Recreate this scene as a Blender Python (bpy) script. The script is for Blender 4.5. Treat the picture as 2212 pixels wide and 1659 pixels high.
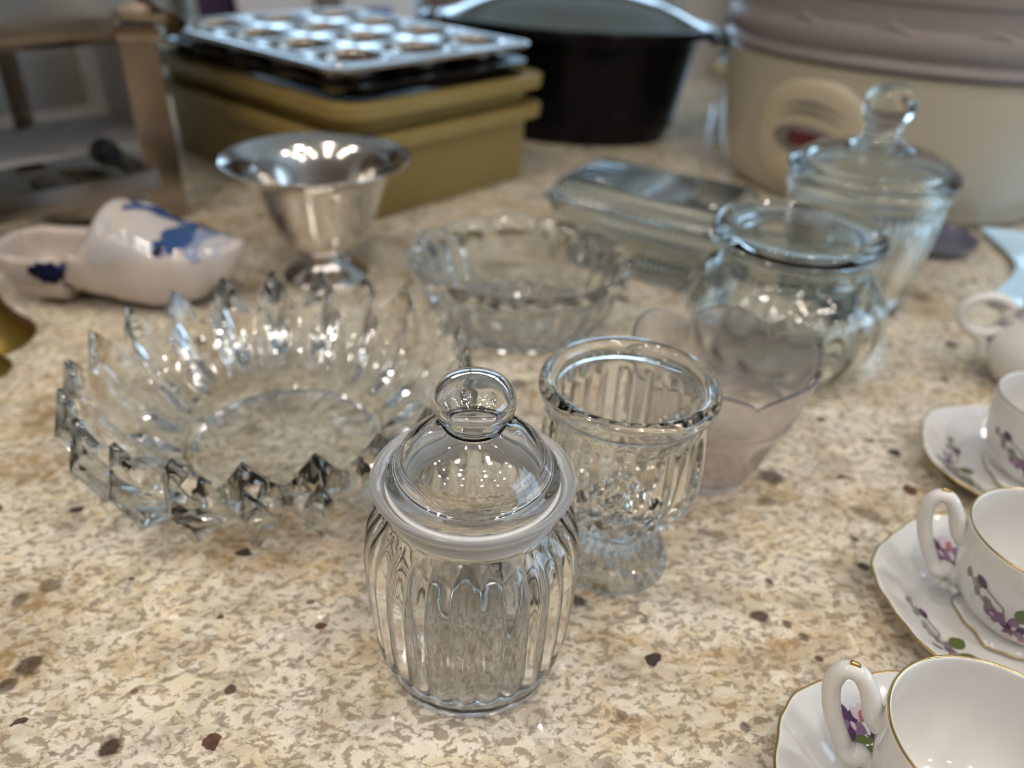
import bpy, bmesh, math, random
from mathutils import Vector, Matrix, noise
from mathutils.bvhtree import BVHTree
PI = math.pi
random.seed(7)
for o in list(bpy.data.objects):
    bpy.data.objects.remove(o)
scene = bpy.context.scene
COL = scene.collection

# ------------------------------------------------------------------ camera
FPX, PITCH, ROLL, CAMZ = 1740.0, math.radians(31.5), math.radians(2.3), 0.30
_fw = Vector((0, math.cos(PITCH), -math.sin(PITCH)))
_rt0 = Vector((1, 0, 0)); _up0 = _rt0.cross(_fw)
_rt = _rt0 * math.cos(ROLL) + _up0 * math.sin(ROLL)
_up = -_rt0 * math.sin(ROLL) + _up0 * math.cos(ROLL)
CAM = Vector((0, 0, CAMZ))
cam_data = bpy.data.cameras.new('camera')
cam = bpy.data.objects.new('camera', cam_data); COL.objects.link(cam)
cam_data.sensor_width = 36.0
cam_data.lens = 36.0 * FPX / 2212.0
cam_data.clip_start = 0.01; cam_data.clip_end = 60
cam.matrix_world = Matrix(((_rt.x, _up.x, -_fw.x, CAM.x), (_rt.y, _up.y, -_fw.y, CAM.y),
                           (_rt.z, _up.z, -_fw.z, CAM.z), (0, 0, 0, 1)))
cam_data.dof.use_dof = True
cam_data.dof.focus_distance = 0.300
cam_data.dof.aperture_fstop = 5.4
cam_data.dof.aperture_blades = 0
scene.camera = cam

def P(x, y, z=0.0):
    """photo pixel -> point on the horizontal plane at height z"""
    d = _fw + _rt * ((x - 1106) / FPX) - _up * ((y - 829.5) / FPX)
    return CAM + d * ((z - CAMZ) / d.z)

# ------------------------------------------------------------------ world, exposure
world = bpy.data.worlds.new('world'); scene.world = world
world.use_nodes = True
wn = world.node_tree.nodes; wl = world.node_tree.links
wn.clear()
wo = wn.new('ShaderNodeOutputWorld'); wb = wn.new('ShaderNodeBackground')
wb.inputs[0].default_value = (0.50, 0.74, 1.0, 1); wb.inputs[1].default_value = 4.0
wl.new(wb.outputs[0], wo.inputs[0])
scene.view_settings.view_transform = 'Standard'
scene.view_settings.look = 'None'
scene.view_settings.gamma = 1.0
scene.view_settings.use_curve_mapping = False
scene.view_settings.exposure = 0.30
LAMP_STRENGTH = 80.0
cy = scene.cycles
cy.max_bounces = 12; cy.transmission_bounces = 11; cy.glossy_bounces = 5; cy.diffuse_bounces = 2
cy.transparent_max_bounces = 16
cy.sample_clamp_indirect = 40.0
cy.blur_glossy = 0.4
cy.adaptive_threshold = 0.04

# ------------------------------------------------------------------ material helpers
def new_mat(name):
    m = bpy.data.materials.new(name); m.use_nodes = True
    nt = m.node_tree; b = nt.nodes['Principled BSDF']
    return m, nt, b

def pbr(name, col, rough=0.5, metal=0.0, coat=0.0, trans=0.0, ior=1.5, spec=0.5, bump=0.0, bscale=200, var=0.0, vscale=20, sss=0.0):
    m, nt, b = new_mat(name)
    b.inputs['Base Color'].default_value = (*col, 1)
    b.inputs['Roughness'].default_value = rough
    b.inputs['Metallic'].default_value = metal
    b.inputs['Coat Weight'].default_value = coat
    b.inputs['Coat Roughness'].default_value = 0.04
    b.inputs['Transmission Weight'].default_value = trans
    b.inputs['IOR'].default_value = ior
    b.inputs['Specular IOR Level'].default_value = spec
    if sss:
        b.inputs['Subsurface Weight'].default_value = sss
        b.inputs['Subsurface Radius'].default_value = (0.004, 0.003, 0.0025)
    tc = nt.nodes.new('ShaderNodeTexCoord')
    if var:
        n = nt.nodes.new('ShaderNodeTexNoise'); n.inputs['Scale'].default_value = vscale; n.inputs['Detail'].default_value = 4
        nt.links.new(tc.outputs['Object'], n.inputs['Vector'])
        mx = nt.nodes.new('ShaderNodeMix'); mx.data_type = 'RGBA'
        mx.inputs[6].default_value = (*[c * (1 - var) for c in col], 1)
        mx.inputs[7].default_value = (*[min(1, c * (1 + var)) for c in col], 1)
        nt.links.new(n.outputs['Fac'], mx.inputs[0]); nt.links.new(mx.outputs[2], b.inputs['Base Color'])
    if bump:
        n = nt.nodes.new('ShaderNodeTexNoise'); n.inputs['Scale'].default_value = bscale; n.inputs['Detail'].default_value = 3
        nt.links.new(tc.outputs['Object'], n.inputs['Vector'])
        bp = nt.nodes.new('ShaderNodeBump'); bp.inputs['Strength'].default_value = bump; bp.inputs['Distance'].default_value = 0.001
        nt.links.new(n.outputs['Fac'], bp.inputs['Height']); nt.links.new(bp.outputs[0], b.inputs['Normal'])
    return m

def glass(name, col=(0.985, 0.995, 0.99), rough=0.0, ior=1.5, wav=0.0, wscale=60):
    m, nt, b = new_mat(name)
    b.inputs['Base Color'].default_value = (*col, 1)
    b.inputs['Roughness'].default_value = rough
    b.inputs['Transmission Weight'].default_value = 1.0
    b.inputs['IOR'].default_value = ior
    if wav:
        tc = nt.nodes.new('ShaderNodeTexCoord')
        n = nt.nodes.new('ShaderNodeTexNoise'); n.inputs['Scale'].default_value = wscale; n.inputs['Detail'].default_value = 1.5
        nt.links.new(tc.outputs['Object'], n.inputs['Vector'])
        bp = nt.nodes.new('ShaderNodeBump'); bp.inputs['Strength'].default_value = wav; bp.inputs['Distance'].default_value = 0.002
        nt.links.new(n.outputs['Fac'], bp.inputs['Height']); nt.links.new(bp.outputs[0], b.inputs['Normal'])
    return m

def emit(name, col, s):
    m, nt, b = new_mat(name)
    b.inputs['Base Color'].default_value = (0, 0, 0, 1)
    b.inputs['Emission Color'].default_value = (*col, 1)
    b.inputs['Emission Strength'].default_value = s
    m.cycles.emission_sampling = 'FRONT_BACK'
    return m

def granite_mat():
    m, nt, b = new_mat('granite')
    N = nt.nodes.new; L = nt.links.new
    tc = N('ShaderNodeTexCoord')
    rot = N('ShaderNodeMapping'); rot.inputs['Rotation'].default_value = (0, 0, math.radians(-38)); rot.inputs['Scale'].default_value = (0.85, 1.15, 1.0)
    L(tc.outputs['Object'], rot.inputs[0])
    def nz(scale, detail=4, rough=0.55, vec=None, dist=0.0):
        n = N('ShaderNodeTexNoise'); n.inputs['Scale'].default_value = scale; n.inputs['Detail'].default_value = detail
        n.inputs['Roughness'].default_value = rough; n.inputs['Distortion'].default_value = dist
        L((vec or rot.outputs[0]), n.inputs['Vector']); return n.outputs['Fac']
    def ramp(fac, *stops):
        r = N('ShaderNodeValToRGB'); e = r.color_ramp.elements
        while len(e) < len(stops): e.new(0.5)
        for el, (p, c) in zip(e, stops):
            el.position = p; el.color = (*c, 1) if len(c) == 3 else c
        L(fac, r.inputs[0]); return r.outputs['Color']
    def g(v): return (v, v, v)
    def mix(fac, a, c, mode='MIX'):
        x = N('ShaderNodeMix'); x.data_type = 'RGBA'; x.blend_type = mode
        if isinstance(fac, float): x.inputs[0].default_value = fac
        else: L(fac, x.inputs[0])
        for s, v in ((6, a), (7, c)):
            if isinstance(v, tuple): x.inputs[s].default_value = (*v, 1)
            else: L(v, x.inputs[s])
        return x.outputs[2]
    def math_(op, a, c):
        x = N('ShaderNodeMath'); x.operation = op
        for i, v in enumerate((a, c)):
            if isinstance(v, (int, float)): x.inputs[i].default_value = v
            else: L(v, x.inputs[i])
        return x.outputs[0]
    # warped coordinates
    wn_ = N('ShaderNodeTexNoise'); wn_.inputs['Scale'].default_value = 90; wn_.inputs['Detail'].default_value = 3
    L(rot.outputs[0], wn_.inputs['Vector'])
    vs = N('ShaderNodeVectorMath'); vs.operation = 'SUBTRACT'; vs.inputs[1].default_value = (.5, .5, .5); L(wn_.outputs['Color'], vs.inputs[0])
    sc = N('ShaderNodeVectorMath'); sc.operation = 'SCALE'; sc.inputs['Scale'].default_value = 0.012; L(vs.outputs[0], sc.inputs[0])
    wv = N('ShaderNodeVectorMath'); wv.operation = 'ADD'; L(rot.outputs[0], wv.inputs[0]); L(sc.outputs[0], wv.inputs[1])
    W = wv.outputs[0]
    # crystals
    vo = N('ShaderNodeTexVoronoi'); vo.inputs['Scale'].default_value = 170; L(W, vo.inputs['Vector'])
    sep = N('ShaderNodeSeparateColor'); L(vo.outputs['Color'], sep.inputs[0])
    base = ramp(sep.outputs[0], (0.0, (0.68, 0.55, 0.37)), (0.35, (0.84, 0.73, 0.54)), (0.7, (0.90, 0.83, 0.69)), (1.0, (0.74, 0.59, 0.39)))
    base = mix(ramp(nz(22, 4), (0.42, g(0)), (0.62, g(0.7))), base, (0.82, 0.77, 0.68))
    base = mix(ramp(nz(34, 5, 0.65, W), (0.50, g(0)), (0.66, g(0.75))), base, (0.42, 0.36, 0.27))
    # fine dark grey intergrain
    gr = ramp(nz(230, 4, 0.6, W), (0.50, g(0)), (0.58, g(1)))
    base = mix(math_('MULTIPLY', gr, 0.80), base, (0.30, 0.24, 0.17))
    gr2 = ramp(nz(110, 4, 0.65, W), (0.58, g(0)), (0.66, g(1)))
    base = mix(math_('MULTIPLY', gr2, 0.5), base, (0.22, 0.17, 0.12))
    # ochre / brown veins
    oc = ramp(nz(9, 5, 0.6, None, 0.8), (0.50, g(0)), (0.64, g(1)))
    ocm = math_('MULTIPLY', oc, ramp(nz(75, 4, 0.6), (0.40, g(0.15)), (0.60, g(1))))
    base = mix(math_('MULTIPLY', ocm, 0.6), base, (0.42, 0.24, 0.08))
    dk = ramp(nz(30, 5, 0.7, W, 0.4), (0.61, g(0)), (0.67, g(1)))
    base = mix(math_('MULTIPLY', dk, 0.65), base, (0.13, 0.09, 0.05))
    # garnet / black specks
    v2 = N('ShaderNodeTexVoronoi'); v2.inputs['Scale'].default_value = 62; L(W, v2.inputs['Vector'])
    s2 = N('ShaderNodeSeparateColor'); L(v2.outputs['Color'], s2.inputs[0])
    pick = math_('GREATER_THAN', s2.outputs[0], 0.86)
    rad = math_('MULTIPLY', s2.outputs[1], 0.30)
    spot = math_('MULTIPLY', pick, math_('LESS_THAN', v2.outputs['Distance'], rad))
    base = mix(math_('MULTIPLY', spot, 0.93), base, mix(s2.outputs[2], (0.035, 0.022, 0.022), (0.10, 0.035, 0.02)))
    # individual large inclusions of this slab
    spots = [(497, 1490, .0032, .9), (240, 1612, .0058, .95), (1640, 1332, .0066, .9), (1865, 1224, .0038, .95), (1848, 1165, .0042, .8),
             (1668, 1030, .0090, .8), (1660, 1085, .0070, .6), (60, 1440, .0075, .85), (20, 1480, .006, .8), (110, 1265, .007, .6),
             (40, 1300, .006, .7), (385, 765, .012, .8), (1245, 1300, .006, .9), (1310, 1275, .008, .4), (475, 1335, .0022, .9), (670, 1300, .0025, .8),
             (290, 1495, .0022, .8), (285, 1250, .0022, .9), (1700, 1350, .003, .8), (1735, 1375, .003, .7), (1770, 1423, .0026, .9),
             (1610, 1570, .0030, .7), (1660, 1255, .003, .8), (2055, 745, .007, .9), (1985, 640, .012, .5), (2040, 820, .004, .8), (1120, 830, .009, .7)]
    def spot_mask(lst, warp, inner):
        acc_ = None
        for sx, sy, r, w in lst:
            p = P(sx, sy)
            d = N('ShaderNodeVectorMath'); d.operation = 'DISTANCE'
            mp = N('ShaderNodeVectorMath'); mp.operation = 'ADD'
            s3 = N('ShaderNodeVectorMath'); s3.operation = 'SCALE'; s3.inputs['Scale'].default_value = warp
            L(vs.outputs[0], s3.inputs[0]); L(tc.outputs['Object'], mp.inputs[0]); L(s3.outputs[0], mp.inputs[1])
            L(mp.outputs[0], d.inputs[0]); d.inputs[1].default_value = (p.x, p.y, 0)
            mr = N('ShaderNodeMapRange'); mr.inputs['From Min'].default_value = r; mr.inputs['From Max'].default_value = r * inner
            mr.inputs['To Min'].default_value = 0; mr.inputs['To Max'].default_value = w
            L(d.outputs['Value'], mr.inputs['Value'])
            acc_ = mr.outputs[0] if acc_ is None else math_('MAXIMUM', acc_, mr.outputs[0])
        return acc_
    rust = spot_mask([(120, 890, .040, .9), (60, 1010, .030, .8), (80, 1290, .030, .8), (20, 1420, .024, .8), (1300, 1285, .017, .9), (1665, 1060, .017, .9), (420, 790, .030, .7), (560, 1260, .020, .35), (1180, 850, .030, .8), (2000, 650, .050, .7), (1640, 1320, .012, .5), (1750, 1400, .012, .4)], 0.045, 0.25)
    base = mix(math_('MULTIPLY', rust, ramp(nz(85, 4, 0.6), (0.38, g(0.1)), (0.58, g(1)))), base, mix(nz(45, 3), (0.16, 0.085, 0.03), (0.55, 0.36, 0.14)))
    acc = None
    for sx, sy, r, w in spots:
        p = P(sx, sy)
        d = N('ShaderNodeVectorMath'); d.operation = 'DISTANCE'
        mp = N('ShaderNodeVectorMath'); mp.operation = 'ADD'
        s3 = N('ShaderNodeVectorMath'); s3.operation = 'SCALE'; s3.inputs['Scale'].default_value = 0.010 if r > .004 else .004
        L(vs.outputs[0], s3.inputs[0]); L(tc.outputs['Object'], mp.inputs[0]); L(s3.outputs[0], mp.inputs[1])
        L(mp.outputs[0], d.inputs[0]); d.inputs[1].default_value = (p.x, p.y, 0)
        mr = N('ShaderNodeMapRange'); mr.inputs['From Min'].default_value = r * 0.95; mr.inputs['From Max'].default_value = r * 0.6
        mr.inputs['To Min'].default_value = 0; mr.inputs['To Max'].default_value = w
        L(d.outputs['Value'], mr.inputs['Value'])
        acc = mr.outputs[0] if acc is None else math_('MAXIMUM', acc, mr.outputs[0])
    base = mix(acc, base, mix(nz(60, 2), (0.030, 0.020, 0.020), (0.09, 0.045, 0.015)))
    L(base, b.inputs['Base Color'])
    b.inputs['Roughness'].default_value = 0.07
    b.inputs['Specular IOR Level'].default_value = 0.5
    b.inputs['IOR'].default_value = 1.5
    bp = N('ShaderNodeBump'); bp.inputs['Strength'].default_value = 0.03; bp.inputs['Distance'].default_value = 0.0006
    L(nz(60, 2), bp.inputs['Height']); L(bp.outputs[0], b.inputs['Normal'])
    return m

M = {}
M['granite'] = granite_mat()
M['clear'] = glass('clear_glass', (0.985, 0.99, 0.985), wav=0.10, wscale=45)
M['crystal'] = glass('crystal_glass', (0.95, 0.975, 0.97), ior=1.52)
M['green_glass'] = glass('green_tinted_glass', (0.93, 0.965, 0.95))
M['goblet'] = glass('pale_yellow_glass', (0.97, 0.975, 0.94))
M['lidglass'] = pbr('grey_green_lid_glass', (0.15, 0.18, 0.18), 0.12, trans=0.45, coat=0.5)  # partly transmitting lid with an even grey-green base colour
M['porcelain'] = pbr('porcelain', (0.80, 0.785, 0.765), 0.09, coat=0.3, sss=0.06)
M['gold'] = pbr('gold_line', (0.62, 0.44, 0.17), 0.22, metal=1.0)
M['steel'] = pbr('stainless_steel', (0.66, 0.63, 0.60), 0.14, metal=1.0, bump=0.05, bscale=90)
M['steel_dull'] = pbr('dull_steel', (0.30, 0.27, 0.24), 0.26, metal=1.0, bump=0.05, bscale=60)
M['steel_leg'] = pbr('brown_tinted_steel', (0.36, 0.31, 0.26), 0.18, metal=1.0)
M['alu'] = pbr('aluminium', (0.56, 0.54, 0.52), 0.13, metal=1.0, bump=0.15, bscale=150)
M['black_pan'] = pbr('nonstick_black', (0.012, 0.013, 0.018), 0.30)
M['pot_black'] = pbr('black_enamel', (0.002, 0.002, 0.003), 0.20, spec=0.18)
M['tup'] = pbr('harvest_gold_plastic', (0.33, 0.235, 0.075), 0.42, sss=0.1, var=0.06)
M['cream'] = pbr('cream_enamel', (0.48, 0.43, 0.33), 0.30, coat=0.3)
M['cream_panel'] = pbr('cream_plastic', (0.54, 0.47, 0.33), 0.36)
M['lilac'] = pbr('lilac_grey_ceramic', (0.30, 0.26, 0.255), 0.38)
M['grey_plastic'] = pbr('grey_plastic', (0.20, 0.18, 0.17), 0.35)
M['red_led'] = pbr('dark_red_display', (0.10, 0.003, 0.010), 0.12, coat=0.5)
M['brass'] = pbr('aged_brass', (0.26, 0.165, 0.04), 0.36, metal=1.0, var=0.25, vscale=60)
M['black'] = pbr('black_plastic', (0.012, 0.012, 0.012), 0.4)
M['white_card'] = pbr('white_card', (0.66, 0.62, 0.58), 0.7)
M['white_plastic'] = pbr('white_plastic', (0.80, 0.82, 0.86), 0.45)
M['blue_plastic'] = pbr('blue_plastic', (0.05, 0.12, 0.42), 0.45)
M['brown_card'] = pbr('brown_card', (0.22, 0.11, 0.07), 0.7)
M['grey_white'] = pbr('grey_white_plastic', (0.52, 0.50, 0.48), 0.5)
M['wood'] = pbr('brown_wood', (0.36, 0.25, 0.16), 0.4, var=0.3, vscale=8)
M['wall'] = pbr('wall_paint', (0.56, 0.51, 0.44), 0.8, var=0.04)
M['wall_tan'] = pbr('tan_wall_paint', (0.36, 0.26, 0.18), 0.7, var=0.1)
M['ceil'] = pbr('ceiling_paint', (0.86, 0.85, 0.83), 0.85, var=0.02)
M['floor'] = pbr('floor_wood', (0.50, 0.41, 0.31), 0.35, var=0.15, vscale=6)
M['frame'] = pbr('white_window_frame', (0.80, 0.80, 0.78), 0.45)
M['lamp'] = emit('lamp_lens', (1.0, 0.91, 0.81), LAMP_STRENGTH)
M['leaf'] = pbr('hedge_leaf', (0.10, 0.30, 0.09), 0.6, var=0.4, vscale=9)
M['seal'] = pbr('milky_seal', (0.93, 0.93, 0.94), 0.35, sss=0.3)
M['vio'] = pbr('violet_print', (0.10, 0.032, 0.10), 0.15)
M['vio2'] = pbr('mauve_print', (0.27, 0.15, 0.26), 0.15)
M['pinkw'] = pbr('pale_pink_print', (0.72, 0.56, 0.60), 0.15)
M['green'] = pbr('leaf_green_print', (0.13, 0.17, 0.05), 0.15)
M['green2'] = pbr('grey_green_print', (0.25, 0.27, 0.20), 0.15)
M['red'] = pbr('rose_print', (0.45, 0.16, 0.15), 0.15)
M['delft'] = pbr('delft_white', (0.58, 0.50, 0.45), 0.10, coat=0.4)
M['navy'] = pbr('delft_navy_print', (0.010, 0.014, 0.055), 0.12)
M['blue'] = pbr('delft_blue_print', (0.035, 0.08, 0.22), 0.12)
M['paleblue'] = pbr('delft_pale_wash_print', (0.52, 0.49, 0.49), 0.12)
M['greyblue'] = pbr('delft_grey_blue_print', (0.24, 0.29, 0.40), 0.12)

def frosted():
    m, nt, b = new_mat('frosted_pink_glass')
    b.inputs['Base Color'].default_value = (0.97, 0.935, 0.935, 1)
    b.inputs['Roughness'].default_value = 0.10
    b.inputs['Transmission Weight'].default_value = 1.0
    b.inputs['IOR'].default_value = 1.42
    d = nt.nodes.new('ShaderNodeBsdfDiffuse'); d.inputs[0].default_value = (0.66, 0.60, 0.595, 1)
    t = nt.nodes.new('ShaderNodeBsdfTranslucent'); t.inputs[0].default_value = (0.72, 0.66, 0.655, 1)
    a = nt.nodes.new('ShaderNodeMixShader'); a.inputs[0].default_value = 0.55
    c = nt.nodes.new('ShaderNodeMixShader'); c.inputs[0].default_value = 0.09
    out = nt.nodes['Material Output']
    nt.links.new(d.outputs[0], a.inputs[1]); nt.links.new(t.outputs[0], a.inputs[2])
    nt.links.new(b.outputs[0], c.inputs[1]); nt.links.new(a.outputs[0], c.inputs[2])
    nt.links.new(c.outputs[0], out.inputs['Surface'])
    return m
M['frost'] = frosted()
def ground_glass():
    m, nt, b = new_mat('ground_glass')
    b.inputs['Base Color'].default_value = (0.86, 0.87, 0.88, 1); b.inputs['Roughness'].default_value = 0.22
    t = nt.nodes.new('ShaderNodeBsdfTransparent'); c = nt.nodes.new('ShaderNodeMixShader'); c.inputs[0].default_value = 0.36
    nt.links.new(t.outputs[0], c.inputs[1]); nt.links.new(b.outputs[0], c.inputs[2])
    nt.links.new(c.outputs[0], nt.nodes['Material Output'].inputs['Surface'])
    return m
M['ground'] = ground_glass()

def plaid():
    m, nt, b = new_mat('purple_plaid')
    tc = nt.nodes.new('ShaderNodeTexCoord'); br = nt.nodes.new('ShaderNodeTexBrick')
    br.inputs['Scale'].default_value = 55; br.offset = 0
    br.inputs['Color1'].default_value = (0.030, 0.016, 0.055, 1); br.inputs['Color2'].default_value = (0.045, 0.022, 0.075, 1)
    br.inputs['Mortar'].default_value = (0.13, 0.08, 0.14, 1); br.inputs['Mortar Size'].default_value = 0.03
    mp = nt.nodes.new('ShaderNodeMapping'); mp.inputs['Rotation'].default_value = (PI / 2, 0, 0)
    nt.links.new(tc.outputs['Object'], mp.inputs[0]); nt.links.new(mp.outputs[0], br.inputs['Vector'])
    nt.links.new(br.outputs[0], b.inputs['Base Color']); b.inputs['Roughness'].default_value = 0.8
    return m
M['plaid'] = plaid()

# ------------------------------------------------------------------ object helpers
def link(name, me, mat, parent=None, smooth=True):
    o = bpy.data.objects.new(name, me); COL.objects.link(o)
    for m in (mat if isinstance(mat, (list, tuple)) else [mat]):
        me.materials.append(M[m])
    if smooth:
        me.polygons.foreach_set('use_smooth', [True] * len(me.polygons))
    if parent: o.parent = parent
    return o

def thing(name, label, cat, loc=(0, 0, 0), rz=0.0, group=None):
    o = bpy.data.objects.new(name, None); COL.objects.link(o)
    o.empty_display_size = 0.02
    o.location = loc; o.rotation_euler = (0, 0, rz)
    return tag(o, label, cat, group)

def tag(o, label, cat, group=None):
    o['label'] = label; o['category'] = cat
    if group: o['group'] = group
    return o

def structure(o):
    o['kind'] = 'structure'; return o

def auto_sharp(o, ang=35):
    me = o.data
    bm = bmesh.new(); bm.from_mesh(me)
    for e in bm.edges:
        if len(e.link_faces) == 2 and e.calc_face_angle(0) > math.radians(ang): e.smooth = False
    bm.to_mesh(me); bm.free()
    return o

def bm_mesh(bm, name):
    bmesh.ops.recalc_face_normals(bm, faces=bm.faces)
    me = bpy.data.meshes.new(name); bm.to_mesh(me); bm.free(); return me

def boxm(bm, c, s, bev=0.0, rz=0.0, rot=None):
    mt = Matrix.Translation(c) @ (rot if rot else Matrix.Rotation(rz, 4, 'Z')) @ Matrix.Diagonal((*s, 1))
    r = bmesh.ops.create_cube(bm, size=1.0, matrix=mt)
    if bev:
        es = list({e for v in r['verts'] for e in v.link_edges})
        bmesh.ops.bevel(bm, geom=es, offset=bev, segments=2, affect='EDGES', profile=0.7)

def box(name, c, s, mat, parent=None, bev=0.0, rz=0.0, rot=None):
    bm = bmesh.new(); boxm(bm, c, s, bev, rz, rot)
    o = link(name, bm_mesh(bm, name), mat, parent)
    return auto_sharp(o)

def spline(pts, n):
    """Catmull-Rom through 2-D/3-D points, n samples per span"""
    out = []; k = len(pts)
    for i in range(k - 1):
        p0 = pts[max(i - 1, 0)]; p1 = pts[i]; p2 = pts[i + 1]; p3 = pts[min(i + 2, k - 1)]
        for j in range(n):
            t = j / n
            out.append(tuple(0.5 * ((2 * b) + (-a + c) * t + (2 * a - 5 * b + 4 * c - d) * t * t + (-a + 3 * b - 3 * c + d) * t ** 3)
                             for a, b, c, d in zip(p0, p1, p2, p3)))
    out.append(tuple(pts[-1])); return out

def lathe_mesh(name, prof, seg=96, mod=None, closed=False, sx=1.0, sy=1.0):
    """prof: (r,z) from bottom axis along outside, over the rim, back inside. mod(th, r, z, i)->(r,z)"""
    verts = []; rings = []
    for i, (r, z) in enumerate(prof):
        if r < 1e-6:
            rings.append([len(verts)]); verts.append((0, 0, z)); continue
        ring = []
        for j in range(seg):
            th = 2 * PI * j / seg
            rr, zz = mod(th, r, z, i) if mod else (r, z)
            ring.append(len(verts)); verts.append((rr * math.cos(th) * sx, rr * math.sin(th) * sy, zz))
        rings.append(ring)
    faces = []
    idx = list(range(len(rings)))
    pairs = list(zip(idx[:-1], idx[1:])) + ([(idx[-1], idx[0])] if closed else [])
    for a, b in pairs:
        A, B = rings[a], rings[b]
        if len(A) == 1 and len(B) == 1: continue
        for j in range(seg):
            k = (j + 1) % seg
            if len(A) == 1: faces.append((A[0], B[k], B[j]))
            elif len(B) == 1: faces.append((A[j], A[k], B[0]))
            else: faces.append((A[j], A[k], B[k], B[j]))
    me = bpy.data.meshes.new(name); me.from_pydata(verts, [], faces)
    bm = bmesh.new(); bm.from_mesh(me); bmesh.ops.recalc_face_normals(bm, faces=bm.faces); bm.to_mesh(me); bm.free()
    return me

def lathe(name, prof, mat, parent=None, seg=96, mod=None, closed=False, sharp=None, smooth=True, sx=1, sy=1):
    o = link(name, lathe_mesh(name, prof, seg, mod, closed, sx, sy), mat, parent, smooth)
    if sharp: auto_sharp(o, sharp)
    return o

def tube_mesh(name, pts, rad, seg=12, closed=False, flat=1.0, up=Vector((0, 0, 1))):
    n = len(pts); pts = [Vector(p) for p in pts]
    rads = rad if isinstance(rad, (list, tuple)) else [rad] * n
    verts = []; faces = []
    side = None
    for i, p in enumerate(pts):
        a = pts[(i - 1) % n] if (closed or i > 0) else p
        b = pts[(i + 1) % n] if (closed or i < n - 1) else p
        t = (b - a).normalized()
        if side is None:
            side = t.cross(up)
            if side.length < 1e-4: side = t.cross(Vector((1, 0, 0)))
        side = (side - t * side.dot(t)).normalized()
        nn = side.cross(t).normalized()
        for j in range(seg):
            th = 2 * PI * j / seg
            verts.append(p + (side * math.cos(th) + nn * math.sin(th) * flat) * rads[i])
    m = n if closed else n - 1
    for i in range(m):
        for j in range(seg):
            a = i * seg + j; b = i * seg + (j + 1) % seg
            c = ((i + 1) % n) * seg + (j + 1) % seg; d = ((i + 1) % n) * seg + j
            faces.append((a, b, c, d))
    if not closed:
        faces.append(tuple(range(seg - 1, -1, -1))); faces.append(tuple((n - 1) * seg + j for j in range(seg)))
    me = bpy.data.meshes.new(name); me.from_pydata(verts, [], faces)
    bm = bmesh.new(); bm.from_mesh(me); bmesh.ops.recalc_face_normals(bm, faces=bm.faces); bm.to_mesh(me); bm.free()
    return me

def tube(name, pts, rad, mat, parent=None, seg=12, closed=False, flat=1.0, up=Vector((0, 0, 1))):
    return link(name, tube_mesh(name, pts, rad, seg, closed, flat, up), mat, parent)

def rrect(hx, hy, r, n=6):
    """rounded rectangle outline, counter-clockwise"""
    pts = []
    for cx, cy_, a0 in ((hx - r, hy - r, 0), (-hx + r, hy - r, PI / 2), (-hx + r, -hy + r, PI), (hx - r, -hy + r, 1.5 * PI)):
        for k in range(n + 1):
            a = a0 + PI / 2 * k / n
            pts.append((cx + r * math.cos(a), cy_ + r * math.sin(a)))
    return pts

def loft_mesh(name, loops, cap0=True, cap1=True, closed=False):
    verts = []; faces = []; n = len(loops[0])
    for lp in loops: verts += [tuple(v) for v in lp]
    k = len(loops)
    for i in range(k if closed else k - 1):
        for j in range(n):
            a = i * n + j; b = i * n + (j + 1) % n; i2 = (i + 1) % k
            faces.append((a, b, i2 * n + (j + 1) % n, i2 * n + j))
    if not closed:
        if cap0: faces.append(tuple(range(n - 1, -1, -1)))
        if cap1: faces.append(tuple((k - 1) * n + j for j in range(n)))
    me = bpy.data.meshes.new(name); me.from_pydata(verts, [], faces)
    bm = bmesh.new(); bm.from_mesh(me); bmesh.ops.recalc_face_normals(bm, faces=bm.faces); bm.to_mesh(me); bm.free()
    return me

def rr_loops(spec, n=6):
    """spec: list of (hx,hy,r,z)"""
    return [[(x, y, z) for x, y in rrect(hx, hy, r, n)] for hx, hy, r, z in spec]

def loft(name, loops, mat, parent=None, sharp=40, **kw):
    o = link(name, loft_mesh(name, loops, **kw), mat, parent)
    if sharp: auto_sharp(o, sharp)
    return o

# ---- flat printed decoration projected onto a surface
def leaf_poly(cx, cy_, ang, ln, wd, n=7):
    pts = []
    for s in (1, -1):
        rng = range(n) if s == 1 else range(n - 1, -1, -1)
        for k in rng:
            t = k / (n - 1)
            pts.append((t * ln, s * wd * math.sin(PI * t) ** 0.8))
    out = []
    for x, y in pts:
        q = (cx + x * math.cos(ang) - y * math.sin(ang), cy_ + x * math.sin(ang) + y * math.cos(ang))
        if not out or (abs(q[0] - out[-1][0]) + abs(q[1] - out[-1][1])) > 1e-6: out.append(q)
    if abs(out[0][0] - out[-1][0]) + abs(out[0][1] - out[-1][1]) < 1e-6: out.pop()
    return out

def line_poly(pts, w):
    L_, R_ = [], []
    for i, p in enumerate(pts):
        a = pts[max(i - 1, 0)]; b = pts[min(i + 1, len(pts) - 1)]
        dx, dy = b[0] - a[0], b[1] - a[1]; l = math.hypot(dx, dy) or 1
        L_.append((p[0] - dy / l * w, p[1] + dx / l * w)); R_.append((p[0] + dy / l * w, p[1] - dx / l * w))
    return L_ + R_[::-1]

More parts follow.
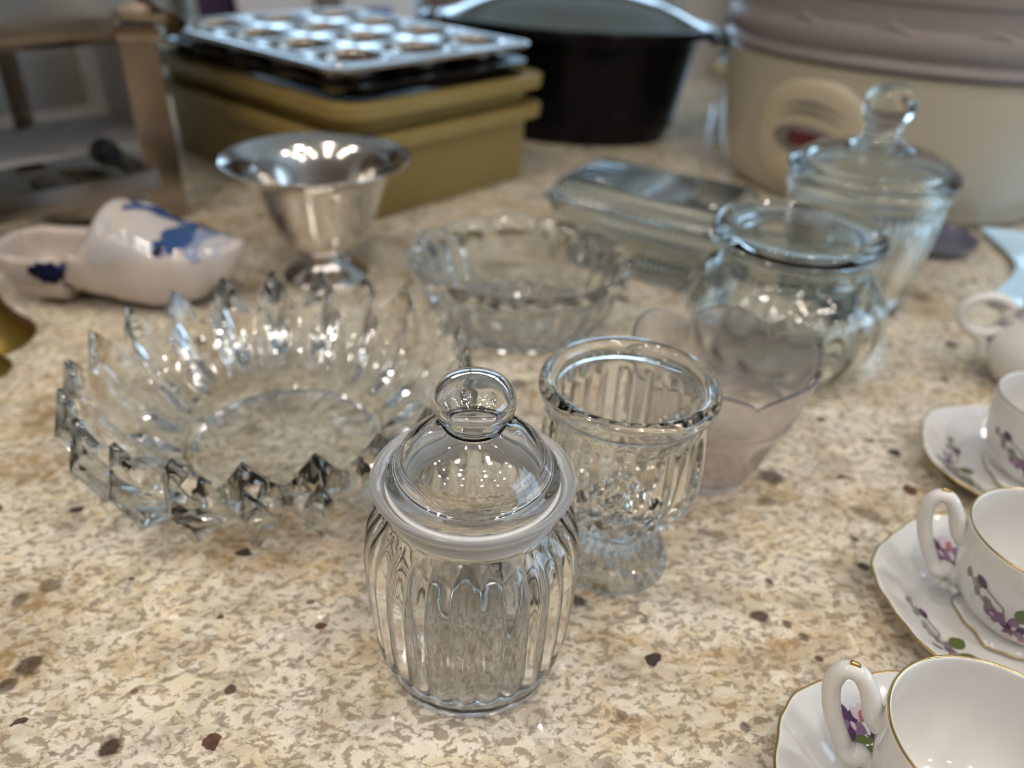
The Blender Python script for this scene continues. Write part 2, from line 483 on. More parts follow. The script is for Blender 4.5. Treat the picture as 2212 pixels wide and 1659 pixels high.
def decals(name, shapes, mapper, parent, eps=0.00012, cell=0.002):
    """shapes: list of (material, polygon in 2-D). mapper(u,v)->(point, normal) or None"""
    mats = []; verts = []; faces = []; fm = []
    for layer, (mname, poly) in enumerate(shapes):
        if mname not in mats: mats.append(mname)
        bm = bmesh.new()
        vs = [bm.verts.new((x, y, 0)) for x, y in poly]
        try: f = bm.faces.new(vs)
        except ValueError: bm.free(); continue
        bmesh.ops.triangulate(bm, faces=bm.faces)
        for _ in range(4):
            es = [e for e in bm.edges if e.calc_length() > cell]
            if not es: break
            bmesh.ops.subdivide_edges(bm, edges=es, cuts=1)
            bmesh.ops.triangulate(bm, faces=bm.faces)
        base = len(verts); ok = {}
        for v in bm.verts:
            r = mapper(v.co.x, v.co.y)
            if r is None: continue
            ok[v.index if v.index >= 0 else id(v)] = 0
            v.tag = True
        bm.verts.index_update()
        mp = {}
        for v in bm.verts:
            r = mapper(v.co.x, v.co.y)
            if r is None: continue
            mp[v.index] = len(verts)
            verts.append(r[0] + r[1] * (eps * (1 + 0.25 * layer / 4)))
        for f in bm.faces:
            ix = [v.index for v in f.verts]
            if all(i in mp for i in ix):
                faces.append(tuple(mp[i] for i in ix)); fm.append(mats.index(mname))
        bm.free()
    me = bpy.data.meshes.new(name); me.from_pydata([tuple(v) for v in verts], [], faces)
    o = link(name, me, mats, parent)
    me.polygons.foreach_set('material_index', fm)
    return o

def violet(cx, cy_, s, a0=0.0, mats=('vio', 'vio2', 'vio', 'vio', 'vio2')):
    out = []
    for k in range(5):
        a = a0 + 2 * PI * k / 5
        out.append((mats[k], leaf_poly(cx, cy_, a, s * (1.0 if k % 2 else .85), s * .30)))
    out.append(('pinkw', leaf_poly(cx - s * .1, cy_ - s * .05, a0 + .6, s * .45, s * .12)))
    return out

# ------------------------------------------------------------------ the room
CT = 0.0            # counter top height (scene origin), floor 0.92 below
FZ, CZ = -0.92, 1.58
X0, X1, Y0, Y1 = -2.6, 2.9, -2.4, 3.3
structure(box('floor', ((X0 + X1) / 2, (Y0 + Y1) / 2, FZ - 0.05), (X1 - X0, Y1 - Y0, 0.1), 'floor'))
structure(box('ceiling', ((X0 + X1) / 2, (Y0 + Y1) / 2, CZ + 0.05), (X1 - X0, Y1 - Y0, 0.1), 'ceil'))
structure(box('wall_left', (X0 - 0.05, (Y0 + Y1) / 2, (FZ + CZ) / 2), (0.1, Y1 - Y0, CZ - FZ), 'wall'))
VY0, VY1, VZ0, VZ1 = -1.3, 0.8, 0.10, 1.20
bm = bmesh.new()
for ya, yb, za, zb in ((Y0, VY0, FZ, CZ), (VY1, Y1, FZ, CZ), (VY0, VY1, FZ, VZ0), (VY0, VY1, VZ1, CZ)):
    boxm(bm, (X1 + 0.05, (ya + yb) / 2, (za + zb) / 2), (0.1, yb - ya, zb - za))
structure(link('wall_right', bm_mesh(bm, 'wall_right'), 'wall', None, False))
win2 = thing('window_2', 'white framed side window', 'window'); structure(win2)
del win2['category']
for zz in (VZ0 + .03, VZ1 - .03): box('window_rail', (X1 + .03, (VY0 + VY1) / 2, zz), (.06, VY1 - VY0, .06), 'frame', win2)
for k in range(4): box('window_stile', (X1 + .03, VY0 + .03 + (VY1 - VY0 - .06) * k / 3, (VZ0 + VZ1) / 2), (.06, .06, VZ1 - VZ0 - .12), 'frame', win2)
structure(box('wall_back', ((X0 + X1) / 2, Y0 - 0.05, (FZ + CZ) / 2), (X1 - X0, 0.1, CZ - FZ), 'wall_tan'))
WX0, WX1, WZ0, WZ1 = -1.3, 2.75, 0.25, 0.95
bm = bmesh.new()
def wallpiece(xa, xb, za, zb):
    boxm(bm, ((xa + xb) / 2, Y1 + 0.05, (za + zb) / 2), (xb - xa, 0.1, zb - za))
wallpiece(X0, WX0, FZ, CZ); wallpiece(WX1, X1, FZ, CZ); wallpiece(WX0, WX1, FZ, WZ0); wallpiece(WX0, WX1, WZ1, CZ)
structure(link('wall_front', bm_mesh(bm, 'wall_front'), 'wall', None, False))
win = thing('window_1', 'white framed kitchen window', 'window'); structure(win)
del win['category']
for k, (c, s) in enumerate((((WX0 + WX1) / 2, 0.02), ((WX0 + WX1) / 2, 0.02))):
    box('window_rail', (c, Y1 + 0.03, WZ0 + 0.03 if k == 0 else WZ1 - 0.03), (WX1 - WX0, 0.06, 0.06), 'frame', win)
for x in (WX0 + 0.03, WX0 + (WX1 - WX0) / 4, WX0 + 2 * (WX1 - WX0) / 4, WX0 + 3 * (WX1 - WX0) / 4, WX1 - 0.03):
    box('window_stile', (x, Y1 + 0.03, (WZ0 + WZ1) / 2), (0.06, 0.06, WZ1 - WZ0 - 0.12), 'frame', win)

# recessed ceiling lamps
def ceiling_lamp(x, y):
    t = thing('recessed_light', 'round recessed ceiling light with white trim ring', 'ceiling light', (x, y, CZ), 0, 'recessed lights in the ceiling')
    lathe('trim_ring', [(0.062, -0.001), (0.082, -0.001), (0.084, -0.006), (0.075, -0.010), (0.062, -0.008)], 'frame', t, 40, closed=True)
    lathe('lens', [(0, -0.004), (0.060, -0.004)], 'lamp', t, 12)
    return t
for y in (-1.05, -0.4, 0.25):
    for x in (-1.25, -0.42, 0.42, 1.25):
        ceiling_lamp(x, y)

# counter
ctop = box('granite_countertop', (0.05, 1.075, -0.015), (2.7, 3.05, 0.03), 'granite', None, 0.004)
# keep granite coordinates = world coordinates
tag(ctop, 'polished beige granite countertop with brown veins and black specks', 'countertop')
cab = thing('island_cabinet', 'brown wooden island cabinet under the granite countertop', 'cabinet', (0.05, 1.10, FZ))
box('carcass', (0, 0, 0.445), (2.5, 2.8, 0.888), 'wood', cab, 0.003)
for k in range(6):
    d = box('door', (-1.04 + 0.416 * k, -1.41, 0.46), (0.405, 0.02, 0.78), 'wood', cab, 0.004)
    box('handle', (-1.04 + 0.416 * k + (0.16 if k % 2 == 0 else -0.16), -1.435, 0.70), (0.012, 0.03, 0.12), 'steel', d, 0.003)

# hedge outside the window
hb = bmesh.new()
bmesh.ops.create_icosphere(hb, subdivisions=5, radius=1.0)
for v in hb.verts:
    q = v.co.copy()
    v.co = Vector((q.x * 2.0, q.y * 0.7, q.z * 1.2)) * (1 + 0.16 * noise.noise(q * 5) + 0.10 * noise.noise(q * 14))
hedge = link('hedge', bm_mesh(hb, 'hedge'), 'leaf', None, False)
hedge.location = (2.9, 6.3, -0.75)
tag(hedge, 'leafy green hedge growing outside the kitchen window', 'hedge')

# ------------------------------------------------------------------ front ribbed candy jar
def smoothstep(a, b, x):
    t = max(0.0, min(1.0, (x - a) / (b - a))); return t * t * (3 - 2 * t)

b0 = P(1018, 1400)
jar = thing('candy_jar', 'clear glass candy jar with vertical ribs and a ball-knobbed domed lid', 'jar', (b0.x, b0.y, 0))
out = spline([(0.0, 0.0035), (0.028, 0.0025), (0.034, 0.0), (0.0375, 0.0010), (0.0392, 0.005), (0.0412, 0.013), (0.0432, 0.030), (0.0445, 0.052),
              (0.0445, 0.066), (0.0425, 0.077), (0.0375, 0.0845), (0.0345, 0.0885), (0.0350, 0.0925), (0.0380, 0.0965), (0.0398, 0.0988), (0.0408, 0.1005)], 4)
inn = spline([(0.0404, 0.1018), (0.0393, 0.1019), (0.0366, 0.0994), (0.0334, 0.0945), (0.0322, 0.0885), (0.0350, 0.0830), (0.0395, 0.0755), (0.0418, 0.065),
              (0.0418, 0.052), (0.0406, 0.030), (0.0384, 0.014), (0.0345, 0.0075), (0.0250, 0.0062), (0.0, 0.0065)], 4)
no = len(out)
def jar_mod(th, r, z, i):
    if 0.004 < z < 0.088 and r > 0.03:
        w = smoothstep(0.009, 0.022, z) * (1 - smoothstep(0.079, 0.087, z))
        c = abs(math.cos(14 * th))
        if i < no: r += w * (0.0016 * (c - 0.55))
        else: r += w * (0.0006 * (c - 0.55))
    return r, z
lathe('jar_body', out + inn, 'clear', jar, 224, jar_mod)
lathe('seal_ring', [(0.0302, 0.0865), (0.0316, 0.0865), (0.0324, 0.0935), (0.0352, 0.0984), (0.0346, 0.0991), (0.0303, 0.0986)], 'seal', jar, 64, closed=True)
gr_o = spline([(0.0350, 0.0880), (0.0353, 0.0925), (0.0384, 0.0963), (0.0402, 0.0987), (0.0411, 0.1005), (0.0406, 0.1021), (0.0393, 0.1022), (0.0366, 0.0998)], 4)
lathe('ground_lip', gr_o, 'ground', jar, 128)
lid_o = spline([(0.0300, 0.0920), (0.0302, 0.0985), (0.0335, 0.0992), (0.0348, 0.1020), (0.0342, 0.1052), (0.0318, 0.1080), (0.0298, 0.1112), (0.0268, 0.1160),
                (0.0215, 0.1205), (0.0155, 0.1235), (0.0118, 0.1255)], 4)
lid_i = spline([(0.0098, 0.1252), (0.0145, 0.1218), (0.0200, 0.1188), (0.0245, 0.1145), (0.0270, 0.1100), (0.0280, 0.1040), (0.0282, 0.0985), (0.0285, 0.0920)], 4)
lid = lathe('lid', lid_o + lid_i, 'clear', jar, 128, closed=True)
kn_o = spline([(0.0118, 0.1257), (0.0112, 0.1275), (0.0135, 0.1300), (0.0160, 0.1345), (0.0156, 0.1395), (0.0125, 0.1438), (0.0065, 0.1460), (0.0, 0.1464)], 5)
kn_i = spline([(0.0, 0.1440), (0.0058, 0.1436), (0.0105, 0.1418), (0.0132, 0.1385), (0.0135, 0.1348), (0.0115, 0.1312), (0.0090, 0.1280), (0.0098, 0.1257)], 5)
knob = lathe('knob', kn_o + kn_i, 'clear', lid, 96, closed=True)

# ------------------------------------------------------------------ pressed-glass goblet
g0 = P(1313, 1195)
gob = thing('pressed_glass_goblet', 'small footed pressed-glass goblet with diamond-cut bowl and thick rolled rim', 'goblet', (g0.x, g0.y, 0), -0.12)
go = spline([(0.0, 0.010), (0.016, 0.0085), (0.0265, 0.0015), (0.0300, 0.0), (0.0308, 0.0018), (0.0295, 0.0065), (0.0250, 0.0135), (0.0190, 0.0200), (0.0176, 0.0230),
             (0.0198, 0.0260), (0.0190, 0.0285), (0.0215, 0.0310), (0.0300, 0.0380), (0.0365, 0.0480), (0.0395, 0.0610), (0.0398, 0.0760), (0.0388, 0.0900), (0.0385, 0.0975),
             (0.0408, 0.1000), (0.0424, 0.1035), (0.0422, 0.1070), (0.0402, 0.1095)], 9)
gi = spline([(0.0385, 0.1098), (0.0362, 0.1085), (0.0342, 0.1050), (0.0338, 0.0970), (0.0345, 0.0800), (0.0338, 0.0640), (0.0305, 0.0515), (0.0230, 0.0430), (0.0120, 0.0385), (0.0, 0.038)], 5)
k0 = max(i for i, p in enumerate(go) if p[1] <= 0.0315); k1 = min(i for i, p in enumerate(go) if p[1] >= 0.0965 and i > k0)
def go_at(z):
    for (ra, za), (rb, zb) in zip(go[k0:k1], go[k0 + 1:k1 + 1]):
        if za <= z <= zb: return ra + (rb - ra) * (z - za) / max(zb - za, 1e-7)
    return go[k1][0]
GZ = 0.0140
zs = [GZ / 8 * k for k in range(int(go[k0][1] / (GZ / 8)) + 1, int(go[k1][1] / (GZ / 8)) + 1)]
go = go[:k0 + 1] + [(go_at(z), z) for z in zs] + go[k1:]
ng = len(go)
def tri(x): return abs((x % 1.0) - 0.5) * 2
def gob_mod(th, r, z, i):
    if i < ng:
        if 0.001 < z < 0.0225 and r > 0.015:
            r += 0.0018 * (abs(math.cos(13 * th)) - 0.6) * smoothstep(0.001, 0.006, z)
        elif 0.031 < z < 0.097 and r > 0.02:
            w = smoothstep(0.031, 0.040, z) * (1 - smoothstep(0.090, 0.097, z))
            sec = (th * 6 / (2 * PI)) % 1.0; k = int(th * 6 / (2 * PI))
            if k % 2 == 0:
                top = 0.086 - 0.02 * abs(sec - 0.5) * 2
                u = th * 20 / (2 * PI); v = z / GZ
                d = min(tri(u + v), tri(u - v)) if z < top else 0.35 * tri(th * 24 / (2 * PI))
            else:
                d = 0.9 * max(0.0, 1 - abs(sec - 0.5) * 2.4) * tri(2.5 * sec + 0.5) + 0.45 * tri(sec * 4)
            r += w * 0.0044 * (d - 0.45)
    return r, z
lathe('goblet_glass', go + gi, 'goblet', gob, 320, gob_mod, sharp=30)

# ------------------------------------------------------------------ frosted pink flower cup
f0 = P(1510, 1012)
fr = thing('flower_votive', 'frosted pale pink glass cup with scalloped petal rim', 'glass cup', (f0.x, f0.y, 0), 0.2)
fo = spline([(0.0, 0.002), (0.022, 0.0), (0.027, 0.0015), (0.032, 0.012), (0.039, 0.030), (0.0445, 0.046), (0.0462, 0.0475), (0.0480, 0.055), (0.0505, 0.070), (0.0525, 0.080)], 4)
fi = spline([(0.0510, 0.0805), (0.0488, 0.070), (0.0462, 0.056), (0.0438, 0.0485), (0.0370, 0.031), (0.0300, 0.013), (0.024, 0.006), (0.0, 0.006)], 4)
def fr_mod(th, r, z, i):
    w = smoothstep(0.047, 0.080, z)
    c = abs(math.cos(3 * th)) ** 0.6
    return r + w * 0.006 * (c - 0.45), z + w * 0.012 * (c - 0.5)
lathe('cup_wall', fo + fi, 'frost', fr, 180, fr_mod)

# ------------------------------------------------------------------ big crystal bowl with saw-tooth rim
bb = thing('crystal_fruit_bowl', 'large cut-crystal fruit bowl with a zigzag rim of diamond points', 'bowl', (-0.139, 0.408, 0), 0.06)
NT = 21
def bowl_mesh():
    # columns: 4 per tooth (peak, q, valley, q); rows of the outside then inside
    verts = []; faces = []
    cols = NT * 4
    rows = []
    def ring(fn):
        r = []
        for j in range(cols):
            ph = j % 4; th = 2 * PI * j / cols
            rr, z = fn(ph)
            r.append(len(verts)); verts.append((rr * math.cos(th), rr * math.sin(th), z))
        rows.append(r)
    def pv(pk, mid, val): return lambda ph: pk if ph == 0 else (val if ph == 2 else mid)
    c0 = len(verts); verts.append((0, 0, 0.003))
    ring(pv((0.052, 0.0025), (0.052, 0.0025), (0.052, 0.0025)))
    ring(pv((0.058, 0.0), (0.058, 0.0), (0.058, 0.0)))
    ring(pv((0.062, 0.003), (0.061, 0.003), (0.060, 0.003)))
    ring(pv((0.083, 0.0085), (0.079, 0.0085), (0.076, 0.0085)))
    ring(pv((0.1085, 0.0120), (0.0985, 0.0185), (0.0890, 0.0230)))   # lower points of the diamonds
    ring(pv((0.1215, 0.0410), (0.1120, 0.0410), (0.1010, 0.0410)))   # waist
    ring(pv((0.1135, 0.0700), (0.1105, 0.0580), (0.1035, 0.0470)))  # zigzag rim
    ring(pv((0.1100, 0.0695), (0.1065, 0.0575), (0.0995, 0.0465)))  # rim inside
    ring(pv((0.1045, 0.0430), (0.0990, 0.0400), (0.0915, 0.0375)))
    ring(pv((0.0920, 0.0270), (0.0870, 0.0245), (0.0810, 0.0250)))
    ring(pv((0.0740, 0.0130), (0.0710, 0.0118), (0.0670, 0.0140)))
    ring(pv((0.0590, 0.0085), (0.0590, 0.0085), (0.0590, 0.0085)))
    ring(pv((0.0565, 0.0100), (0.0560, 0.0088), (0.0555, 0.0100)))
    ring(pv((0.0530, 0.0080), (0.0530, 0.0080), (0.0530, 0.0080)))
    c1 = len(verts); verts.append((0, 0, 0.0080))
    for A, B in zip(rows[:-1], rows[1:]):
        for j in range(cols):
            k = (j + 1) % cols; ph = j % 4
            if ph in (0, 1): faces += [(A[j], A[k], B[j]), (A[k], B[k], B[j])]
            else: faces += [(A[j], A[k], B[k]), (A[j], B[k], B[j])]
    for j in range(cols):
        k = (j + 1) % cols
        faces.append((c0, rows[0][k], rows[0][j])); faces.append((c1, rows[-1][j], rows[-1][k]))
    me = bpy.data.meshes.new('bowl'); me.from_pydata(verts, [], faces)
    bm = bmesh.new(); bm.from_mesh(me); bmesh.ops.recalc_face_normals(bm, faces=bm.faces)
    es = [e for e in bm.edges if e.calc_face_angle(0) > math.radians(22)]
    bmesh.ops.bevel(bm, geom=es, offset=0.0009, segments=2, affect='EDGES', profile=0.5, clamp_overlap=True)
    bm.to_mesh(me); bm.free(); return me
bo = link('bowl_wall', bowl_mesh(), 'crystal', bb); auto_sharp(bo, 28)

# ------------------------------------------------------------------ scalloped cut-glass dish
md = thing('scalloped_glass_dish', 'round thick pressed-glass dish with a scalloped rim and starred base', 'dish', (0.003, 0.597, 0), 0.1)
mo = [(0.0, 0.0045)] + [(0.0035 * k, 0.0045) for k in range(1, 16)] + spline([(0.0565, 0.0030), (0.060, 0.0), (0.066, 0.002), (0.071, 0.012), (0.076, 0.026), (0.081, 0.038), (0.0865, 0.0455), (0.0890, 0.0505), (0.0885, 0.0545)], 4)
mi = spline([(0.0855, 0.0560), (0.0815, 0.0545), (0.0765, 0.0480), (0.0735, 0.0380), (0.0700, 0.0240), (0.0640, 0.0125), (0.0500, 0.0085), (0.0250, 0.0080), (0.0, 0.008)], 4)
nm = len(mo)
def md_mod(th, r, z, i):
    c = abs(math.cos(6 * th)) ** 0.55
    w = smoothstep(0.036, 0.050, z) if i < nm else smoothstep(0.048, 0.056, z)
    r += w * 0.0065 * (c - 0.6); z += w * 0.0042 * (c - 0.6)
    if i < nm and 0.006 < z < 0.045 and r > 0.05:
        r += 0.0042 * (tri(th * 24 / (2 * PI)) - 0.5)
    if 0 < i < 16:
        z = 0.0022 + 0.0048 * min(tri(th * 20 / (2 * PI) + r / 0.014), tri(th * 20 / (2 * PI) - r / 0.014))
    if i >= nm and 0.010 < z < 0.05:
        r += 0.0022 * (tri(th * 24 / (2 * PI)) - 0.5)
    return r, z
lathe('dish_wall', mo + mi, 'crystal', md, 240, md_mod, sharp=28)

# ------------------------------------------------------------------ squat round jar
r0 = P(1662, 782)
rj = thing('globe_jar', 'squat globe-shaped clear glass jar with wide fluted panels and flat glass lid', 'jar', (r0.x, r0.y, 0), 0.12)
ro = spline([(0.0, 0.004), (0.036, 0.0025), (0.043, 0.0), (0.046, 0.002), (0.056, 0.013), (0.0655, 0.028), (0.0705, 0.046), (0.0680, 0.061), (0.0590, 0.074), (0.0505, 0.080), (0.0485, 0.086),
             (0.0490, 0.090), (0.0520, 0.0925), (0.0525, 0.0960)], 4)
ri = spline([(0.0490, 0.0962), (0.0462, 0.0930), (0.0455, 0.085), (0.0475, 0.0790), (0.0560, 0.0725), (0.0650, 0.060), (0.0675, 0.046), (0.0625, 0.029), (0.0520, 0.0145), (0.0420, 0.0075), (0.0, 0.007)], 4)
nr = len(ro)
def rj_mod(th, r, z, i):
    if 0.004 < z < 0.078 and r > 0.04:
        w = smoothstep(0.004, 0.018, z) * (1 - smoothstep(0.062, 0.076, z))
        c = abs(math.cos(9 * th))
        r += w * ((0.0030 if i < nr else 0.0008) * (c - 0.6))
    return r, z
lathe('jar_body', ro + ri, 'green_glass', rj, 216, rj_mod)
rl = lathe('lid', spline([(0.0, 0.1010), (0.030, 0.1008), (0.043, 0.0985), (0.0455, 0.0968), (0.0530, 0.0968), (0.0575, 0.0995), (0.0592, 0.1035), (0.0580, 0.1080), (0.0545, 0.1105), (0.0500, 0.1105),
              (0.0470, 0.1080), (0.0420, 0.1065), (0.0300, 0.1062), (0.0, 0.1064)], 5), 'green_glass', rj, 128)

# ------------------------------------------------------------------ tall ribbed canister
t0 = P(1812, 640)
tj = thing('ribbed_canister', 'tall clear glass canister with fine vertical ribs and tall-knobbed domed lid', 'jar', (t0.x, t0.y, 0)); tj.scale = (1, 1, 1.11)
to = spline([(0.0, 0.004), (0.042, 0.002), (0.048, 0.0), (0.0505, 0.002), (0.0525, 0.015), (0.0570, 0.045), (0.0605, 0.070), (0.0625, 0.084), (0.0628, 0.0875), (0.0650, 0.0895), (0.0655, 0.0940), (0.0640, 0.0985)], 4)
ti = spline([(0.0610, 0.0988), (0.0595, 0.0950), (0.0590, 0.0850), (0.0575, 0.070), (0.0540, 0.045), (0.0495, 0.015), (0.0460, 0.0075), (0.0, 0.007)], 4)
nt_ = len(to)
def tj_mod(th, r, z, i):
    if i < nt_ and 0.006 < z < 0.083 and r > 0.045:
        r += 0.0026 * (abs(math.cos(30 * th)) - 0.5) * smoothstep(0.006, 0.012, z) * (1 - smoothstep(0.078, 0.083, z))
    return r, z
lathe('jar_body', to + ti, 'green_glass', tj, 480, tj_mod)
tl_o = spline([(0.0570, 0.0940), (0.0575, 0.0990), (0.0645, 0.0995), (0.0675, 0.1020), (0.0672, 0.1055), (0.0640, 0.1085), (0.0540, 0.1140), (0.0400, 0.1190), (0.0260, 0.1225), (0.0170, 0.1260), (0.0148, 0.1310)], 4)
tl_i = spline([(0.0, 0.1190), (0.0200, 0.1175), (0.0380, 0.1140), (0.0510, 0.1085), (0.0545, 0.1040), (0.0550, 0.0940)], 4)
tl = lathe('lid', tl_i + tl_o + [(0.0, 0.1312)], 'green_glass', tj, 128)
lathe('knob', [(0.0, 0.1314)] + spline([(0.0148, 0.1314), (0.0150, 0.1350), (0.0182, 0.1410), (0.0200, 0.1480), (0.0190, 0.1550), (0.0140, 0.1615), (0.0070, 0.1645), (0.0, 0.1650)], 5), 'green_glass', tl, 64)

# ------------------------------------------------------------------ ribbed refrigerator dish
fd = thing('refrigerator_dish', 'rectangular clear glass refrigerator dish with ribbed sides and ribbed lid', 'dish', (0.1245, 0.722, 0), math.radians(-32))
def rr_rib(hx, hy, r, z, amp=0.0, pitch=0.0060, n=4, step=0.0010):
    base = rrect(hx, hy, r, n)
    pts = []
    k = len(base)
    for i in range(k):
        a = Vector(base[i]); b = Vector(base[(i + 1) % k]); d = (b - a); l = d.length
        m = max(1, int(round(l / step))) if l > 0.02 else 1
        nrm = Vector((d.y, -d.x)).normalized()
        for j in range(m):
            p = a + d * (j / m)
            o = amp * (abs(math.cos(PI * (l * j / m) / pitch)) - 0.5) if m > 1 else 0
            pts.append((p.x + nrm.x * o, p.y + nrm.y * o, z))
    return pts
def box_loops(spec): 
    ref = (0.09, 0.0575)
    out = []
    for hx, hy, r, z, amp in spec:
        lp = rr_rib(ref[0], ref[1], 0.012, z, 0.0)
        rb = rr_rib(ref[0], ref[1], 0.012, z, amp)
        out.append([(p[0] * hx / ref[0], p[1] * hy / ref[1], p[2]) for p in rb])
    return out
loft('dish_body', box_loops([(0.066, 0.034, 0, 0.003, 0), (0.074, 0.041, 0, 0.0, 0), (0.078, 0.045, 0, 0.003, 0), (0.0795, 0.0465, 0, 0.008, .0030), (0.0825, 0.0495, 0, 0.046, .0030), (0.083, 0.050, 0, 0.049, 0),
     (0.086, 0.053, 0, 0.052, 0), (0.086, 0.053, 0, 0.056, 0), (0.080, 0.047, 0, 0.056, 0), (0.0785, 0.0455, 0, 0.046, 0), (0.0755, 0.0425, 0, 0.009, 0), (0.070, 0.037, 0, 0.006, 0)]), 'green_glass', fd, 60)
def lid_top(parent):
    bm = bmesh.new()
    nx, hx, hy = 110, 0.0742, 0.0412
    rows = []
    for j in range(81):
        y = -hy + 2 * hy * j / 80
        o = 0.0013 * abs(math.cos(PI * y / 0.0055)) if 3 < j < 77 else 0
        rows.append([bm.verts.new((-hx, y, 0.0783 + o)), bm.verts.new((hx, y, 0.0783 + o)), bm.verts.new((-hx, y, 0.0745)), bm.verts.new((hx, y, 0.0745))])
    for A, B in zip(rows[:-1], rows[1:]):
        bm.faces.new((A[0], A[1], B[1], B[0])); bm.faces.new((A[2], B[2], B[3], A[3]))
        bm.faces.new((A[0], B[0], B[2], A[2])); bm.faces.new((A[1], A[3], B[3], B[1]))
    for R in (rows[0], rows[-1]): bm.faces.new((R[0], R[1], R[3], R[2]))
    return link('ribbed_top', bm_mesh(bm, 'ribbed_top'), 'green_glass', parent)
lid_fd = loft('lid', box_loops([(0.0760, 0.0430, 0, 0.0530, 0), (0.0765, 0.0435, 0, 0.0568, 0), (0.0880, 0.0550, 0, 0.0568, 0), (0.0900, 0.0570, 0, 0.0590, 0), (0.0895, 0.0565, 0, 0.0625, 0), (0.0860, 0.0530, 0, 0.0645, 0),
     (0.0815, 0.0485, 0, 0.0740, .0022), (0.0785, 0.0455, 0, 0.0775, .0022), (0.0743, 0.0413, 0, 0.0787, 0), (0.0743, 0.0413, 0, 0.0742, 0), (0.0760, 0.0430, 0, 0.0730, 0), (0.0790, 0.0460, 0, 0.0660, 0), (0.0745, 0.0415, 0, 0.0560, 0), (0.0745, 0.0415, 0, 0.0530, 0)]),
     'green_glass', fd, 60, closed=True)
lid_top(lid_fd)

# ------------------------------------------------------------------ stainless footed bowl
s0 = P(706, 592)
sb = thing('footed_steel_bowl', 'polished stainless steel footed bowl with flared rim', 'bowl', (s0.x, s0.y, 0)); sb.scale = (0.97, 0.97, 1.12)
lathe('foot', spline([(0.0150, 0.0140), (0.0200, 0.0080), (0.0320, 0.0025), (0.0375, 0.0005), (0.0385, 0.0), (0.0392, 0.0010), (0.0380, 0.0028), (0.0330, 0.0055), (0.0240, 0.0100), (0.0195, 0.0155), (0.0190, 0.0190), (0.0215, 0.0225), (0.0, 0.0235)], 5), 'steel', sb, 96)
lathe('bowl', spline([(0.0, 0.0228), (0.0220, 0.0228), (0.0340, 0.0275), (0.0430, 0.0400), (0.0530, 0.0620), (0.0620, 0.0810), (0.0700, 0.0890), (0.0790, 0.0930), (0.0800, 0.0940), (0.0790, 0.0945), (0.0690, 0.0905),
      (0.0606, 0.0820), (0.0515, 0.0625), (0.0415, 0.0405), (0.0325, 0.0288), (0.0210, 0.0242), (0.0, 0.0240)], 5), 'steel', sb, 128)

# ------------------------------------------------------------------ delft clog
heel = P(2, 545, 0.035); toe = P(530, 545, 0.045)
ax = Vector((toe.x - heel.x, toe.y - heel.y)); CL = ax.length; crz = math.atan2(ax.y, ax.x)
clog = thing('delft_clog', 'white porcelain clog painted with blue delft windmill scene', 'clog ornament', (heel.x, heel.y, 0), crz)
def interp(tab, s):
    for (a, va), (b, vb) in zip(tab[:-1], tab[1:]):
        if s <= b:
            t = (s - a) / (b - a) if b > a else 0; t = t * t * (3 - 2 * t)
            return va + (vb - va) * t
    return tab[-1][1]
T_top = [(0, .046), (.10, .050), (.33, .049), (.40, .060), (.50, .083), (.58, .080), (.75, .064), (.90, .058), (1.0, .056)]
T_bot = [(0, .036), (.03, .020), (.12, .004), (.16, .0), (.30, .0), (.305, .010), (.42, .008), (.55, .0022), (.66, .0), (.80, .006), (.92, .022), (1.0, .046)]
T_wid = [(0, .010), (.04, .024), (.12, .033), (.28, .035), (.45, .038), (.62, .041), (.78, .036), (.90, .024), (.97, .012), (1.0, .004)]
def clog_mesh():
    NS, NP = 84, 40
    loops = []
    for i in range(NS + 1):
        s = i / NS; x = s * CL
        top, bot, w = interp(T_top, s), interp(T_bot, s), interp(T_wid, s)
        h = top - bot; mid = bot + h * 0.55
        # opening weight
        op = smoothstep(0.025, 0.06, s) * (1 - smoothstep(0.385, 0.425, s))
        lp = []
        for j in range(NP):          # outside: from near rim down round the sole to far rim
            a = PI * j / (NP - 1)
            yy = -math.cos(a) * w
            zz = top - (top - bot) * (math.sin(a) ** 0.62)
            rimz = top if op > 0.5 else None
            # closed part: outer side only up to the widest height
            zc = mid - (mid - bot) * (math.sin(a) ** 0.7)
            k = smoothstep(0.36, 0.46, s)
            bulge = 1.0 + 0.05 * math.sin(a)
            lp.append((x, yy * bulge, zz * (1 - k) + zc * k))
        for j in range(NP):          # back over the top / down inside the opening
            a = PI * (j + 0.5) / NP
            yy = math.cos(a) * w
            zi = top - (h - 0.007) * (math.sin(a) ** 0.55)
            k = smoothstep(0.36, 0.46, s)
            zt = (top * (1 - k) + mid * k) + (top - (top * (1 - k) + mid * k)) * (math.sin(a) ** 0.8)
            yi = yy * max(0.2, (w - 0.004) / w)
            lp.append((x, yi * op + yy * (1 - op), zi * op + zt * (1 - op)))
        loops.append(lp)
    return loft_mesh('clog', loops)
cg = link('clog_body', clog_mesh(), 'delft', clog)
mdf = cg.modifiers.new('smooth', 'SMOOTH'); mdf.factor = 0.5; mdf.iterations = 3
bvh_bm = bmesh.new(); bvh_bm.from_mesh(cg.data)
for _ in range(3):
    bmesh.ops.smooth_vert(bvh_bm, verts=bvh_bm.verts, factor=0.5, use_axis_x=True, use_axis_y=True, use_axis_z=True)
cbvh = BVHTree.FromBMesh(bvh_bm)
cdir = Vector((0.0, 0.80, -0.60))
